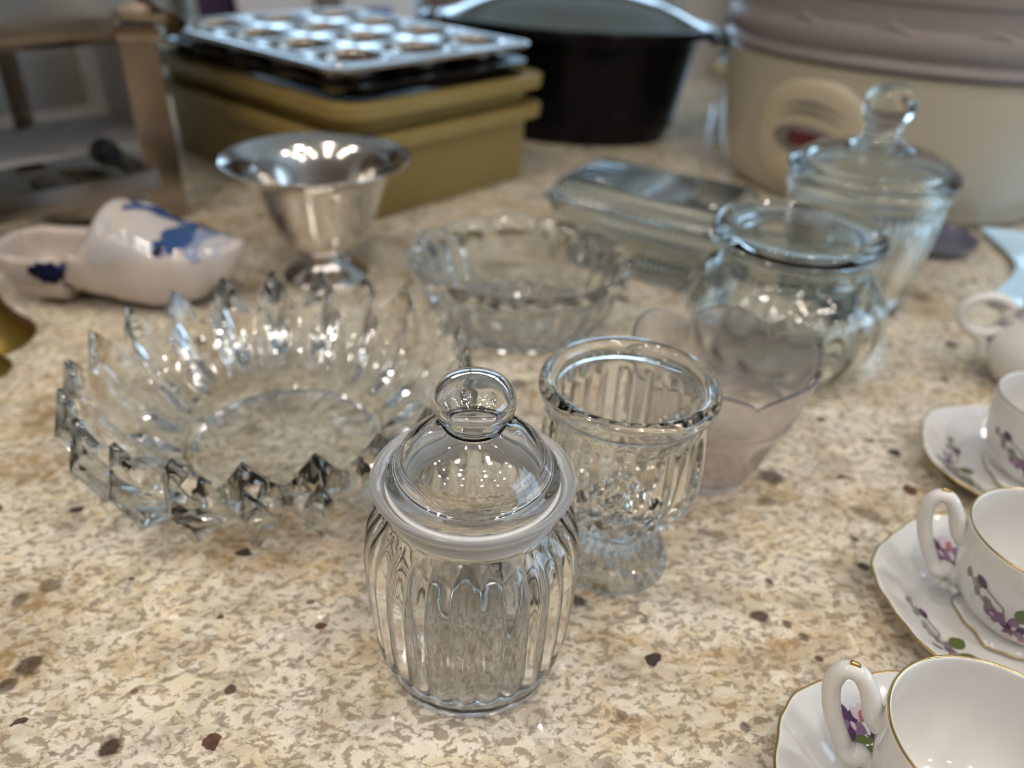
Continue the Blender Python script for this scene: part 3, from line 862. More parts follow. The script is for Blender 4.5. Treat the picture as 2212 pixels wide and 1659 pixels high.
def clog_map(u, v):
    # u,v : along the clog / up on the viewing plane
    o_ = Vector((u, 0, 0.05)) + Vector((0, 0.60, 0.80)) * (v - 0.05) - cdir * 0.3
    hit = cbvh.ray_cast(o_, cdir)
    if hit[0] is None: return None
    n = hit[1]
    if n.dot(cdir) > 0: n = -n
    return hit[0], n
def blob(cx, cy_, rx, ry, n=22, jag=0.25, seed=1, ang=0.0):
    rnd = random.Random(seed); pts = []
    for k in range(n):
        a = 2 * PI * k / n; q = 1 + jag * (rnd.random() - 0.5) * 2
        x, y = rx * q * math.cos(a), ry * q * math.sin(a)
        pts.append((cx + x * math.cos(ang) - y * math.sin(ang), cy_ + x * math.sin(ang) + y * math.cos(ang)))
    return pts
# (s along length 0..1, v up the view plane)
def S(s): return s * CL
cshapes = [('paleblue', blob(S(.47), .052, .015, .013, 18, .3, 3)), ('paleblue', blob(S(.60), .036, .020, .010, 18, .3, 5)), ('paleblue', blob(S(.52), .032, .014, .010, 16, .3, 6)),
           ('greyblue', blob(S(.875), .050, .014, .021, 24, .08, 8, -0.5)), ('paleblue', blob(S(.90), .045, .008, .014, 18, .1, 9, -0.5)),
           ('blue', blob(S(.775), .052, .010, .013, 24, .30, 10)), ('blue', blob(S(.735), .040, .007, .008, 18, .35, 11)), ('blue', blob(S(.81), .068, .016, .006, 18, .3, 12, .0)),
           ('navy', blob(S(.72), .036, .004, .005, 14, .35, 13)), ('navy', blob(S(.92), .068, .012, .0035, 18, .35, 14, -.15)), ('blue', blob(S(.68), .072, .011, .0035, 16, .3, 15, -.1)),
           ('blue', line_poly([(S(.505), .088), (S(.58), .077), (S(.66), .071), (S(.78), .066)], .0012)), ('blue', line_poly([(S(.56), .070), (S(.62), .074), (S(.66), .078)], .0030)),
           ('navy', leaf_poly(S(.205), .0165, .05, .017, .0042)), ('navy', blob(S(.285), .0180, .0155, .0068, 26, .22, 21, -.05)), ('navy', leaf_poly(S(.29), .022, .9, .012, .0028)), ('navy', leaf_poly(S(.25), .020, 1.5, .010, .0024)),
           ('navy', leaf_poly(S(.32), .012, -.5, .013, .0022)), ('blue', leaf_poly(S(.33), .020, .4, .010, .0022))]
decals('painted_windmill_scene', cshapes, clog_map, clog, eps=0.00025, cell=0.0022)
bvh_bm.free()

# ------------------------------------------------------------------ gold plastic bins, baking pan, muffin tin
A = P(772, 492); B = P(1140, 383)
dirv = Vector((B.x - A.x, B.y - A.y)).normalized(); trz = math.atan2(dirv.y, dirv.x)
perp = Vector((-dirv.y, dirv.x))
W2, L2 = 0.135, 0.195
tc_ = Vector((A.x, A.y)) + dirv * W2 + perp * L2
def bin_(z0, h, label, wall_shift=0.0):
    t = thing('storage_bin', label, 'storage bin', (tc_.x, tc_.y, z0), trz, 'stacked gold plastic bins')
    o_ = [(W2 - 0.012, L2 - 0.012, .03, .002), (W2 - 0.006, L2 - 0.006, .03, 0.0), (W2 - 0.002, L2 - 0.002, .03, .004), (W2, L2, .032, h - 0.016), (W2 + 0.001, L2 + 0.001, .032, h - 0.014),
          (W2 + 0.013, L2 + 0.013, .036, h - 0.013), (W2 + 0.014, L2 + 0.014, .036, h - 0.001), (W2 + 0.012, L2 + 0.012, .036, h), (W2 - 0.003, L2 - 0.003, .03, h), (W2 - 0.005, L2 - 0.005, .03, .006), (W2 - 0.015, L2 - 0.015, .03, .004)]
    loft('bin_body', rr_loops(o_, 7), 'tup', t, 45)
    return t
bin_(0.0, 0.088, 'gold plastic storage bin, lowest of the stack behind the steel bowl')
bin_(0.0885, 0.032, 'shallow gold plastic storage bin under the dark baking pan')
pan = thing('baking_pan', 'dark nonstick baking pan lying under the muffin tin', 'baking pan', (tc_.x - dirv.x * .004 - perp.x * .004, tc_.y - dirv.y * .004 - perp.y * .004, 0.1208), trz)
loft('pan_body', rr_loops([(.108, .166, .03, .001), (.114, .172, .03, 0.0), (.117, .176, .03, .003), (.122, .182, .03, .011), (.134, .194, .036, .0125), (.1355, .1955, .036, .0145), (.133, .193, .036, .0155), (.1215, .1815, .03, .0145), (.115, .174, .03, .004), (.108, .166, .03, .0025)], 7), 'black_pan', pan, 50)
mt_c = Vector((P(722, 158, 0.155).x, P(722, 158, 0.155).y)) + dirv * 0.131 + perp * 0.173 + (dirv + perp) * 0.012
mt = thing('muffin_tin', 'aluminium twelve-cup muffin tin on top of the gold bins', 'muffin tin', (mt_c.x, mt_c.y, 0.1237), trz)
def muffin_mesh():
    bm = bmesh.new(); zt = 0.0315; pitch = 0.0835; R1, R2 = 0.0352, 0.026
    SEG = 24
    # plate with holes: build square cell per cup with circular hole, plus border
    for a in range(3):
        for b in range(4):
            cx, cy_ = (a - 1) * pitch, (b - 1.5) * pitch
            h = pitch / 2
            sq = []; ci = []
            for k in range(SEG):
                th = 2 * PI * k / SEG; c, s = math.cos(th), math.sin(th); m = max(abs(c), abs(s))
                sq.append(bm.verts.new((cx + h * c / m, cy_ + h * s / m, zt)))
                ci.append(bm.verts.new((cx + R1 * c, cy_ + R1 * s, zt)))
            for k in range(SEG):
                n = (k + 1) % SEG
                bm.faces.new((sq[k], sq[n], ci[n], ci[k]))
    # border
    hx, hy = 1.5 * pitch, 2 * pitch
    inner = [(x, y) for x, y in rrect(hx, hy, 0.0002, 6)]
    lp = [[bm.verts.new((x, y, zt)) for x, y in inner]]
    for e, z, r in ((.011, zt, .022), (.0125, zt - .001, .023), (.0125, zt - .003, .023)):
        lp.append([bm.verts.new((x, y, z)) for x, y in rrect(hx + e, hy + e, r, 6)])
    n = len(inner)
    for A_, B_ in zip(lp[:-1], lp[1:]):
        for j in range(n):
            k = (j + 1) % n
            bm.faces.new((A_[j], A_[k], B_[k], B_[j]))
    bmesh.ops.remove_doubles(bm, verts=bm.verts, dist=0.0001)
    return bm_mesh(bm, 'muffin_tin')
mo_ = link('tin_plate', muffin_mesh(), 'alu', mt); auto_sharp(mo_, 40)
sol = mo_.modifiers.new('thick', 'SOLIDIFY'); sol.thickness = 0.0008; sol.offset = 1
M['alu_cup'] = pbr('dark_tan_aluminium', (0.40, 0.355, 0.31), 0.22, metal=1.0)  # cup wells get a darker, browner metal colour than the plate
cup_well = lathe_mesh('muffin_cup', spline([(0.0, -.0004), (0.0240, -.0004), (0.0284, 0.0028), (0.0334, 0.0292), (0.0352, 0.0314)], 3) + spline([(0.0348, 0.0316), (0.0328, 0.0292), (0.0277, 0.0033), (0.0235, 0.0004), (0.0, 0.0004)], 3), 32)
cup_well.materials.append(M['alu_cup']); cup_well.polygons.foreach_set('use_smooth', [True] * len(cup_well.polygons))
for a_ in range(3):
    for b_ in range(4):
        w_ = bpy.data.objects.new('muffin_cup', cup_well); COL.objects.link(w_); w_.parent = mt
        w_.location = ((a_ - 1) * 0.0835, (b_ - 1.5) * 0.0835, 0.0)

# ------------------------------------------------------------------ black oval roaster
pot = thing('oval_roaster', 'black enamel oval roasting pot with domed glass lid', 'roasting pot', (0.066, 1.222, 0), math.radians(-15))
def oval(name, prof, mat, parent, ratio, seg=96, closed=False):
    return lathe(name, prof, mat, parent, seg, None, closed, None, True, 1.0, ratio)
oval('pot_body', spline([(0.0, 0.002), (0.120, 0.0), (0.138, 0.002), (0.146, 0.012), (0.160, 0.060), (0.172, 0.120), (0.176, 0.138), (0.196, 0.1415), (0.199, 0.1435), (0.197, 0.1455), (0.174, 0.1440), (0.168, 0.120), (0.155, 0.060), (0.138, 0.010), (0.0, 0.006)], 3), 'pot_black', pot, 0.66)
for s in (-1, 1):
    tube('pot_handle', [(s * .192, -.045, .141), (s * .215, -.035, .143), (s * .222, 0, .144), (s * .215, .035, .143), (s * .192, .045, .141)], .007, 'pot_black', pot, 10, flat=.6)
pl = oval('lid', spline([(0.170, 0.1462), (0.190, 0.1462), (0.1945, 0.1490), (0.188, 0.1515), (0.165, 0.1590), (0.120, 0.1760), (0.060, 0.1880), (0.0, 0.1915), ], 4) + spline([(0.0, 0.1885), (0.060, 0.1850), (0.118, 0.1730), (0.162, 0.1560)], 4), 'lidglass', pot, 0.66)
oval('lid_band', spline([(0.1700, 0.1500), (0.1900, 0.1465), (0.1965, 0.1462), (0.1985, 0.1490), (0.1950, 0.1520), (0.1880, 0.1520)], 3), 'pot_black', pl, 0.66, closed=True)
lathe('lid_knob', spline([(0.0, 0.1925), (0.018, 0.1925), (0.016, 0.200), (0.022, 0.207), (0.024, 0.213), (0.018, 0.218), (0.0, 0.219)], 4), 'black', pl, 40)

# ------------------------------------------------------------------ slow cooker and embossed dish
SC = Vector((0.440, 1.005)); SRZ = math.radians(-38)
sc_ = thing('slow_cooker', 'cream oval slow cooker with control panel and dark red display', 'slow cooker', (SC.x, SC.y, 0.0012), SRZ)
CA, CR = 0.205, 0.80
cprof = spline([(0.0, 0.012), (0.150, 0.010), (0.168, 0.0), (0.176, 0.001), (0.186, 0.012), (0.197, 0.035), (0.203, 0.075), (0.205, 0.126), (0.204, 0.151), (0.198, 0.154)], 4)
oval('cooker_body', cprof + [(0.194, 0.154), (0.194, 0.146), (0.0, 0.144)], 'cream', sc_, CR, 128)
oval('base_ring', [(0.183, 0.0085), (0.1868, 0.0118), (0.1885, 0.0160), (0.1840, 0.0160)], 'cream', sc_, CR, 96, True)
def cook_r(z):
    for (r1, z1), (r2, z2) in zip(cprof[8:-1], cprof[9:]):
        if z1 <= z <= z2: return r1 + (r2 - r1) * (z - z1) / max(z2 - z1, 1e-6)
    return 0.2
def cook_map(u, v, off=0.0):
    # u: metres sideways from the panel centre, v: height
    th = -PI / 2 + u / 0.185
    r = cook_r(v)
    p = Vector((r * math.cos(th), r * CR * math.sin(th), v))
    n = Vector((math.cos(th) / 1.0, math.sin(th) / CR, 0)).normalized()
    return p + n * off, n
def relief(name, poly_r, cu, cv, rx, ry, bulge, mat, parent, skew=0.0, base=0.0, ex=2.0):
    verts = []; faces = []; R_, S_ = 10, 48
    for i in range(R_ + 1):
        q = i / R_
        for j in range(S_):
            a = 2 * PI * j / S_; ca, sa = math.cos(a), math.sin(a)
            x = math.copysign(abs(ca) ** (2 / ex), ca) * rx * q; y = math.copysign(abs(sa) ** (2 / ex), sa) * ry * q
            off = base + bulge * (1 - q ** 6) ** 0.5 - (0.0015 if i == R_ else 0)
            verts.append(cook_map(cu + x + skew * y, cv + y, off)[0])
    for i in range(R_):
        for j in range(S_):
            k = (j + 1) % S_
            faces.append((i * S_ + j, i * S_ + k, (i + 1) * S_ + k, (i + 1) * S_ + j))
    me = bpy.data.meshes.new(name); me.from_pydata([tuple(v) for v in verts], [], faces)
    bm = bmesh.new(); bm.from_mesh(me); bmesh.ops.remove_doubles(bm, verts=bm.verts, dist=1e-6); bmesh.ops.recalc_face_normals(bm, faces=bm.faces)
    bm.to_mesh(me); bm.free()
    return link(name, me, mat, parent)
PU = -0.034
panel = relief('control_panel', None, PU - .004, 0.078, 0.066, 0.064, 0.006, 'cream_panel', sc_, 0.10, 0.0, 2.2)
relief('display_surround', None, PU + .002, 0.076, 0.040, 0.018, 0.0016, 'grey_plastic', panel, 0.0, 0.0058, 2.0)
relief('display', None, PU, 0.077, 0.0195, 0.0085, 0.0012, 'red_led', panel, 0.0, 0.0073, 6.0)
for zz in (0.110, 0.101):
    tube('vent_groove', [cook_map(PU + .002 + x, zz + 0.010 * (1 - (x / .034) ** 2) - .004, 0.0060)[0] for x in [-.034 + .068 * k / 14 for k in range(15)]], [0.0024 * max(0.15, math.sin(PI * k / 14)) for k in range(15)], 'grey_plastic', panel, 8)
relief('button', None, PU - .022, 0.042, 0.012, 0.009, 0.001, 'cream_panel', panel, 0.0, 0.0058, 2.4)
relief('button', None, PU + .018, 0.042, 0.012, 0.009, 0.001, 'cream_panel', panel, 0.0, 0.0058, 2.4)
for s in (-1, 1):
    tube('side_handle', [(s * .200, -.035, .108), (s * .222, -.028, .110), (s * .228, 0, .111), (s * .222, .028, .110), (s * .200, .035, .108)], .009, 'cream_panel', sc_, 12)
emb = thing('embossed_dish', 'lilac-grey oval dish with embossed scroll border resting on the slow cooker', 'dish', (SC.x, SC.y, 0.1560), SRZ)
eprof = spline([(0.0, 0.002), (0.180, 0.0), (0.206, 0.001), (0.2115, 0.004), (0.2120, 0.008), (0.2085, 0.011), (0.2075, 0.016), (0.2100, 0.040), (0.2130, 0.062), (0.2165, 0.066), (0.2185, 0.078), (0.2150, 0.084), (0.205, 0.086), (0.2035, 0.060), (0.200, 0.012), (0.0, 0.010)], 4)
eo = oval('dish_body', eprof, 'lilac', emb, CR, 128)
def emb_pt(u, v, off=0.0):
    th = -PI / 2 + u / 0.19
    r = 0.2076 + (v - 0.016) * 0.10 + off
    return Vector((r * math.cos(th), r * CR * math.sin(th), v))
for k in range(-7, 7):
    u0 = k * 0.085
    main = [emb_pt(u0 + x, 0.036 + 0.0075 * math.sin(2 * PI * x / 0.085), 0.0004) for x in [0.080 * i / 26 for i in range(27)]]
    tube('scroll_relief', main, [0.0026 * (0.35 + 0.65 * math.sin(PI * i / 26)) for i in range(27)], 'lilac', eo, 8)
    curl = [emb_pt(u0 + 0.060 + (0.011 * (1 - i / 22)) * math.cos(0.8 + i * 0.33), 0.030 + (0.009 * (1 - i / 22)) * math.sin(0.8 + i * 0.33), 0.0004) for i in range(20)]
    tube('scroll_relief', curl, [0.0023 * (1 - 0.6 * i / 19) for i in range(20)], 'lilac', eo, 8)
    curl = [emb_pt(u0 + 0.020 + (0.010 * (1 - i / 22)) * math.cos(4.0 + i * 0.33), 0.043 + (0.008 * (1 - i / 22)) * math.sin(4.0 + i * 0.33), 0.0004) for i in range(20)]
    tube('scroll_relief', curl, [0.0023 * (1 - 0.6 * i / 19) for i in range(20)], 'lilac', eo, 8)

# ------------------------------------------------------------------ chafing dish with tray under it
cd_rz = math.radians(47)
cdx = Vector((math.cos(cd_rz), math.sin(cd_rz))); cdy = Vector((-cdx.y, cdx.x))
corner = Vector((-0.303, 0.842))                 # right front corner of the water pan
CDL, CDW = 0.24, 0.125                            # half sizes
cc = corner - cdx * CDL + cdy * CDW
ch = thing('chafing_dish', 'stainless steel chafing dish on flat strap legs', 'chafing dish', (cc.x, cc.y, 0), cd_rz)
loft('water_pan', rr_loops([(CDL - .05, CDW - .05, .03, .166), (CDL - .030, CDW - .030, .04, .165), (CDL - .012, CDW - .012, .045, .169), (CDL - .003, CDW - .003, .05, .178), (CDL, CDW, .05, .195), (CDL + .003, CDW + .003, .05, .245), (CDL + .012, CDW + .012, .05, .248), (CDL + .012, CDW + .012, .05, .251),
     (CDL, CDW, .05, .251), (CDL - .005, CDW - .005, .05, .196), (CDL - .03, CDW - .03, .045, .174)], 8), 'steel_dull', ch, 50)
def strap(name, pts, w, t, mat, parent, wdir):
    """flat strap along pts; wdir = width direction"""
    wd = Vector(wdir).normalized(); loops = []
    pts = [Vector(p) for p in pts]
    for i, p in enumerate(pts):
        a = pts[max(i - 1, 0)]; b = pts[min(i + 1, len(pts) - 1)]
        tn = (b - a).normalized(); nn = tn.cross(wd).normalized()
        loops.append([p + wd * w + nn * t, p - wd * w + nn * t, p - wd * w - nn * t, p + wd * w - nn * t])
    return loft(name, loops, mat, parent, 30)
ci = Matrix.Rotation(-cd_rz, 3, 'Z')
def loc(x, y, z): return ci @ (Vector((x, y, z)) - Vector((cc.x, cc.y, 0)))
lx, ly = loc(-0.357, 0.790, 0).x, loc(-0.357, 0.790, 0).y
legs = [(lx, ly, 1, -1), (-lx, ly, -1, -1), (.12, -ly, 1, 1), (-.12, -ly, -1, 1)]
topz = 0.19
for x, y, sx, sy in legs:
    wx = loc(-0.357 + 1, 0.790 + 0.1, 0) - loc(-0.357, 0.790, 0)
    w = Vector((wx.x * sx, wx.y * sx * -sy, 0)) if sx * sy > 0 else Vector((wx.x, wx.y, 0))
    if sx < 0 and sy < 0: w = Vector((wx.x, -wx.y, 0))
    xt, yt = sx * (CDL - 0.045), sy * (CDW - 0.0)
    leg = strap('leg', [(x, y, 0.0), (x, y, 0.10), (x, y, 0.16), (x, y, 0.20), (x, y - sy * .002, 0.235)], 0.0170, 0.0016, 'steel_leg', ch, w)
lz = Vector((lx, ly, 0))
wv_ = loc(-0.357 + 1, 0.790 + 0.1, 0) - loc(-0.357, 0.790, 0)
box('clamp', (lx, ly - .009, 0.178), (0.040, 0.016, 0.014), 'steel_leg', ch, .002, math.atan2(wv_.y, wv_.x))
strap('clamp_band', [(lx, ly - .013 + .008 * k, 0.196 + .005 * math.sin(k * .9)) for k in range(-1, 4)], 0.020, 0.004, 'steel_leg', ch, (wv_.x, wv_.y, 0))
# lower rack
for yy, zz in ((ly * .97, 0.040), (-ly * .97, 0.040)):
    box('rack_rail', (0, yy, zz), (abs(lx) * 1.96, 0.006, 0.022), 'steel_dull', ch, .001)
for xx in (-abs(lx) * .97, -0.08, 0.08, abs(lx) * .97):
    box('rack_crossbar', (xx, 0, 0.040), (0.028, abs(ly) * 1.93, 0.004), 'steel_dull', ch, .001)
for xx in (-0.10, 0.10):
    lathe('burner_cup', [(0, .006), (.036, .006), (.038, .008), (.040, .038), (.038, .038), (.036, .010), (0, .010)], 'steel_dull', ch, 40).location = (xx, ly * .5, 0)
kx = loc(*P(232, 335, 0.05))
o = lathe('burner_knob', spline([(0, -.012), (.012, -.012), (.014, -.006), (.013, .006), (.010, .012), (0, .012)], 4), 'black', ch, 24)
o.location = (kx.x, kx.y, 0.052); o.rotation_euler = (PI / 2, 0, 0)
# white open tray on the rack
tr0 = loc(*P(190, 207, 0.06))
tray = thing('white_carton_tray', 'open white card tray under the chafing dish', 'tray', (cc.x, cc.y, 0.0425), cd_rz)
tx1 = tr0.x + 0.0; 
hx_, hy0, hy1 = 0.155, loc(*P(262, 292, 0.06)).y, tr0.y
cxm = tr0.x - hx_
box('tray_floor', (cxm, (hy0 + hy1) / 2, 0.006), (2 * hx_, hy1 - hy0, 0.004), 'white_card', tray)
box('tray_wall', (cxm, hy1, 0.052), (2 * hx_, 0.004, 0.095), 'white_card', tray)
box('tray_wall', (cxm + hx_, (hy0 + hy1) / 2, 0.052), (0.004, hy1 - hy0, 0.095), 'white_card', tray)
box('tray_wall', (cxm - hx_, (hy0 + hy1) / 2, 0.052), (0.004, hy1 - hy0, 0.095), 'white_card', tray)

# ------------------------------------------------------------------ brass bells at the left
def bell(x, y, s, label):
    t = thing('brass_bell', label, 'bell', (x, y, 0), 0, 'brass bells')
    lathe('bell_body', spline([(0.0, 0.052 * s), (0.010 * s, 0.053 * s), (0.018 * s, 0.048 * s), (0.022 * s, 0.036 * s), (0.027 * s, 0.020 * s), (0.036 * s, 0.006 * s), (0.040 * s, 0.002 * s), (0.040 * s, 0.0), (0.037 * s, 0.0), (0.033 * s, 0.006 * s), (0.024 * s, 0.022 * s), (0.018 * s, 0.040 * s), (0.010 * s, 0.047 * s), (0, 0.048 * s)], 4), 'brass', t, 64)
    lathe('bell_handle', spline([(0, 0.052 * s), (0.006 * s, 0.053 * s), (0.005 * s, 0.062 * s), (0.0085 * s, 0.070 * s), (0.005 * s, 0.080 * s), (0.007 * s, 0.094 * s), (0.004 * s, 0.105 * s), (0, 0.107 * s)], 4), 'brass', t, 32)
bq = P(52, 738, 0.002)
bell(bq.x - 0.0385, bq.y + 0.004, 1.0, 'brass hand bell with flared mouth beside the delft clog')
bq = P(12, 800, 0.002)
bell(bq.x - 0.021, bq.y + 0.0, 0.55, 'small brass hand bell in front of a larger brass bell')

# ------------------------------------------------------------------ teacups, saucers and creamer
def scal(th, n=6): return abs(math.cos(n * th / 2)) ** 1.0
sau_o = spline([(0.0, 0.0022), (0.018, 0.0020), (0.0215, 0.0), (0.0235, 0.0015), (0.034, 0.0030), (0.048, 0.0098), (0.0590, 0.0180)], 5)
sau_i = spline([(0.0600, 0.0188), (0.0585, 0.0192), (0.0480, 0.0128), (0.0395, 0.0074), (0.0355, 0.0050), (0.0300, 0.0047), (0.0200, 0.0046), (0.0, 0.0046)], 5)
def sau_mod(th, r, z, i):
    w = smoothstep(0.025, 0.060, r)
    c = 0.5 + 0.5 * math.cos(6 * th); d = 0.5 + 0.5 * math.cos(24 * th)
    r2 = r + w * (0.0028 * (c - 0.5) + 0.0005 * (d - .5))
    z2 = z + w * 0.0010 * (c - 0.5) + (0.00022 * math.sin(9 * th + 160 * r) * smoothstep(.035, .045, r) * (1 - smoothstep(.054, .058, r)))
    return r2, z2
cup_o = spline([(0.0, 0.0030), (0.014, 0.0028), (0.0175, 0.0), (0.0195, 0.0004), (0.0192, 0.0030), (0.0205, 0.0060), (0.0270, 0.0120), (0.0325, 0.0220), (0.0350, 0.0350), (0.0358, 0.0470), (0.0360, 0.0545)], 5)
cup_i = spline([(0.0352, 0.0550), (0.0342, 0.0540), (0.0335, 0.0450), (0.0325, 0.0330), (0.0295, 0.0210), (0.0235, 0.0115), (0.0140, 0.0070), (0.0, 0.0062)], 5)
nco = len(cup_o)
def cup_mod(th, r, z, i):
    if z < 0.006 and i < nco and r > 0.017: r += 0.0010 * math.cos(6 * th)
    return r, z
def cup_r(z):
    for (r1, z1), (r2, z2) in zip(cup_o[20:-1], cup_o[21:]):
        if z1 <= z <= z2: return r1 + (r2 - r1) * (z - z1) / max(z2 - z1, 1e-6)
    return 0.036
def cup_map(u, v):
    th = u / 0.034; r = cup_r(v)
    dr = (cup_r(v + .0015) - cup_r(v - .0015)) / .003
    n = Vector((math.cos(th), math.sin(th), -dr)).normalized()
    return Vector((r * math.cos(th), r * math.sin(th), v)), n
SAU = {}
def sau_map(u, v):
    r = math.hypot(u, v); th = math.atan2(v, u)
    tab = SAU.setdefault('t', sorted([(r_, z_) for r_, z_ in sau_i]))
    z = None
    for (r1, z1), (r2, z2) in zip(tab[:-1], tab[1:]):
        if r1 <= r <= r2: z = z1 + (z2 - z1) * (r - r1) / max(r2 - r1, 1e-6); break
    if z is None: return None
    zz = sau_mod(th, r, z, 0)[1]
    return Vector((u, v, zz + 0.00015)), Vector((-math.cos(th) * .4, -math.sin(th) * .4, .9))
saucer_me = lathe_mesh('saucer', sau_o + sau_i, 192, sau_mod)
cup_me = lathe_mesh('cup', cup_o + cup_i, 128, cup_mod)
def ring_pts(fn, n=192): return [fn(2 * PI * k / n) for k in range(n)]
sring_me = tube_mesh('gold_rim', ring_pts(lambda th: (lambda q: (q[0] * math.cos(th), q[0] * math.sin(th), q[1]))(sau_mod(th, 0.0600, 0.0191, 0))), 0.00065, 8, True)
def footring(th):
    q = 0.0252 + 0.0011 * math.cos(6 * th) + 0.0006 * math.cos(12 * th)
    return (q * math.cos(th), q * math.sin(th), 0.0005)
cring_me = tube_mesh('gold_rim', ring_pts(lambda th: (0.03535 * math.cos(th), 0.03535 * math.sin(th), 0.0548), 96), 0.00055, 8, True)
HS = 0.0040
HX = lambda q: (0.0345 + (q[0] - 0.0345) * 0.74 if q[0] > 0.0345 else q[0], q[1], q[2])
hp = [HX(q) for q in spline([(0.0345, 0, 0.0415), (0.0395, 0, 0.0460), (0.0450, 0, 0.0560), (0.0515, 0, 0.0625), (0.0585, 0, 0.0615), (0.0610, 0, 0.0530), (0.0570, 0, 0.0400), (0.0490, 0, 0.0275), (0.0430, 0, 0.0215), (0.0370, 0, 0.0215), (0.0320, 0, 0.0200)], 6)]
hr = [0.0044 - 0.0010 * min(1, i / 14) for i in range(len(hp))]
for i in range(len(hp)):
    t = i / (len(hp) - 1)
    if t > .74: hr[i] = 0.0034 + 0.0012 * math.sin(PI * (t - .74) / .2) if t < .94 else 0.0034
handle_me = tube_mesh('handle', hp, hr, 14, False, 1.0, Vector((0, 1, 0)))
spur_me = tube_mesh('handle_spur', [HX(q) for q in spline([(0.0440, 0, 0.0205), (0.0425, 0, 0.0165), (0.0375, 0, 0.0150), (0.0340, 0, 0.0125), (0.0290, 0, 0.0110)], 5)], [0.0022 + 0.0006 * math.sin(i) for i in range(21)], 10, False, 1.0, Vector((0, 1, 0)))
foot_me = lathe_mesh('foot_ring', [(0.0178, 0.0), (0.0235, 0.0002), (0.0262, 0.0012), (0.0258, 0.0026), (0.0225, 0.0040), (0.0198, 0.0062), (0.0186, 0.0050)], 192,
                     lambda th, r, z, i: (r + (0.0012 * math.cos(6 * th) + 0.0006 * math.cos(12 * th + 1)) * smoothstep(.021, .026, r), z), True)
fring_me = tube_mesh('gold_line', ring_pts(lambda th: ((0.0263 + 0.0012 * math.cos(6 * th) + 0.0006 * math.cos(12 * th + 1)) * math.cos(th), (0.0263 + 0.0012 * math.cos(6 * th) + 0.0006 * math.cos(12 * th + 1)) * math.sin(th), 0.0020)), 0.00045, 8, True)
def flower_spray(sx, sy, sc, ang, flip=1):
    base = []
    base += [('green', leaf_poly(.004, .001, .3, .010, .0036)), ('green', leaf_poly(.001, .004, 1.2, .008, .003)), ('green2', line_poly([(0, 0), (-.008, .004), (-.015, .010), (-.018, .015)], .0004))]
    for k in range(5): base.append(('green2', leaf_poly(-.008 - .0022 * k, .004 + .0024 * k, 2.0 + (-1) ** k * 1.1, .0028, .0022)))
    base += violet(0, 0, .0060, .4) + violet(.0095, -.0045, .0062, 1.1) + violet(-.0060, .0030, .0045, 2.0, ('vio2',) * 5)
    base += [('pinkw', leaf_poly(.003, -.004, -.9, .006, .0026)), ('pinkw', leaf_poly(-.001, -.003, -2.0, .0055, .0022)), ('red', leaf_poly(.003, -.0035, -.9, .003, .0022)), ('vio', leaf_poly(-.010, .012, 2.4, .0055, .0016)), ('green2', line_poly([(-.010, .012), (-.004, .008), (-.003, .003)], .0003))]
    for k in range(4): base.append(('green2', leaf_poly(.010 + .002 * k, .001 + .0012 * k, .6 + (-1) ** k, .0026, .0022)))
    out = []
    for m, poly in base:
        out.append((m, [(sx + sc * (x * math.cos(ang) - y * flip * math.sin(ang)), sy + sc * (x * math.sin(ang) + y * flip * math.cos(ang))) for x, y in poly]))
    return out
def inst(name, me, mats, parent):
    o_ = bpy.data.objects.new(name, me); COL.objects.link(o_); o_.parent = parent
    if not me.materials:
        for m_ in mats: me.materials.append(M[m_])
        me.polygons.foreach_set('use_smooth', [True] * len(me.polygons))
    return o_
cups = [((0.163, 0.174), 'with violet print beneath the rim, on the saucer farthest from the creamer', 2.72, 0.0),
        ((0.241, 0.279), 'with violet print, between the two other teacups', 2.80, 0.5),
        ((0.312, 0.397), 'with violet print, standing next to the plain cream creamer', -0.6, 1.0)]
sau_words = ['white scalloped saucer with gold edge under the teacup farthest from the creamer', 'white scalloped saucer with gold edge and violet spray under the middle teacup', 'white scalloped saucer with gold edge under the teacup beside the creamer']
for (cxy, words, hrz, drz), sw in zip(cups, sau_words):
    sa = thing('saucer', sw, 'saucer', (cxy[0], cxy[1], 0), 0.2 + drz, 'violet saucers')
    w = inst('saucer_plate', saucer_me, ['porcelain'], sa); inst('gold_rim', sring_me, ['gold'], w)
    ga = -drz - .2
    for base_a in (math.radians(196), math.radians(316), math.radians(76)):
        a = base_a + (math.radians(14) if drz == 0.5 else (math.radians(20) if drz == 0 else math.radians(-22)))
        sp = flower_spray(0.041 * math.cos(a + ga), 0.041 * math.sin(a + ga), 1.25, a + ga + math.radians(110))
        decals('violet_print', sp, sau_map, w, eps=0.00015, cell=0.004)
    cu = thing('teacup', 'white porcelain teacup ' + words, 'teacup', (cxy[0] + .007, cxy[1] - .001, 0.0053), hrz, 'violet teacups')
    cb = inst('cup_body', cup_me, ['porcelain'], cu); inst('gold_rim', cring_me, ['gold'], cb)
    inst('foot_ring', foot_me, ['porcelain'], cu); inst('gold_line', fring_me, ['gold'], cb)
    hd = inst('handle', handle_me, ['porcelain'], cu); inst('handle_spur', spur_me, ['porcelain'], hd)
    gp = [(0.0565 + .003 * math.cos(k), 0, 0) for k in range(3)]
    gl = tube_mesh('gold_stroke', [Vector(p) + Vector((0.0012, 0, 0.0034)) for p in hp[14:22]], 0.0010, 8)
    inst('gold_stroke', gl, ['gold'], hd)
    th0 = math.radians(230) - hrz
    sh = flower_spray(0.034 * th0, 0.022, 1.3, 0.15)
    decals('violet_print', sh, cup_map, cb, eps=0.00015, cell=0.003)

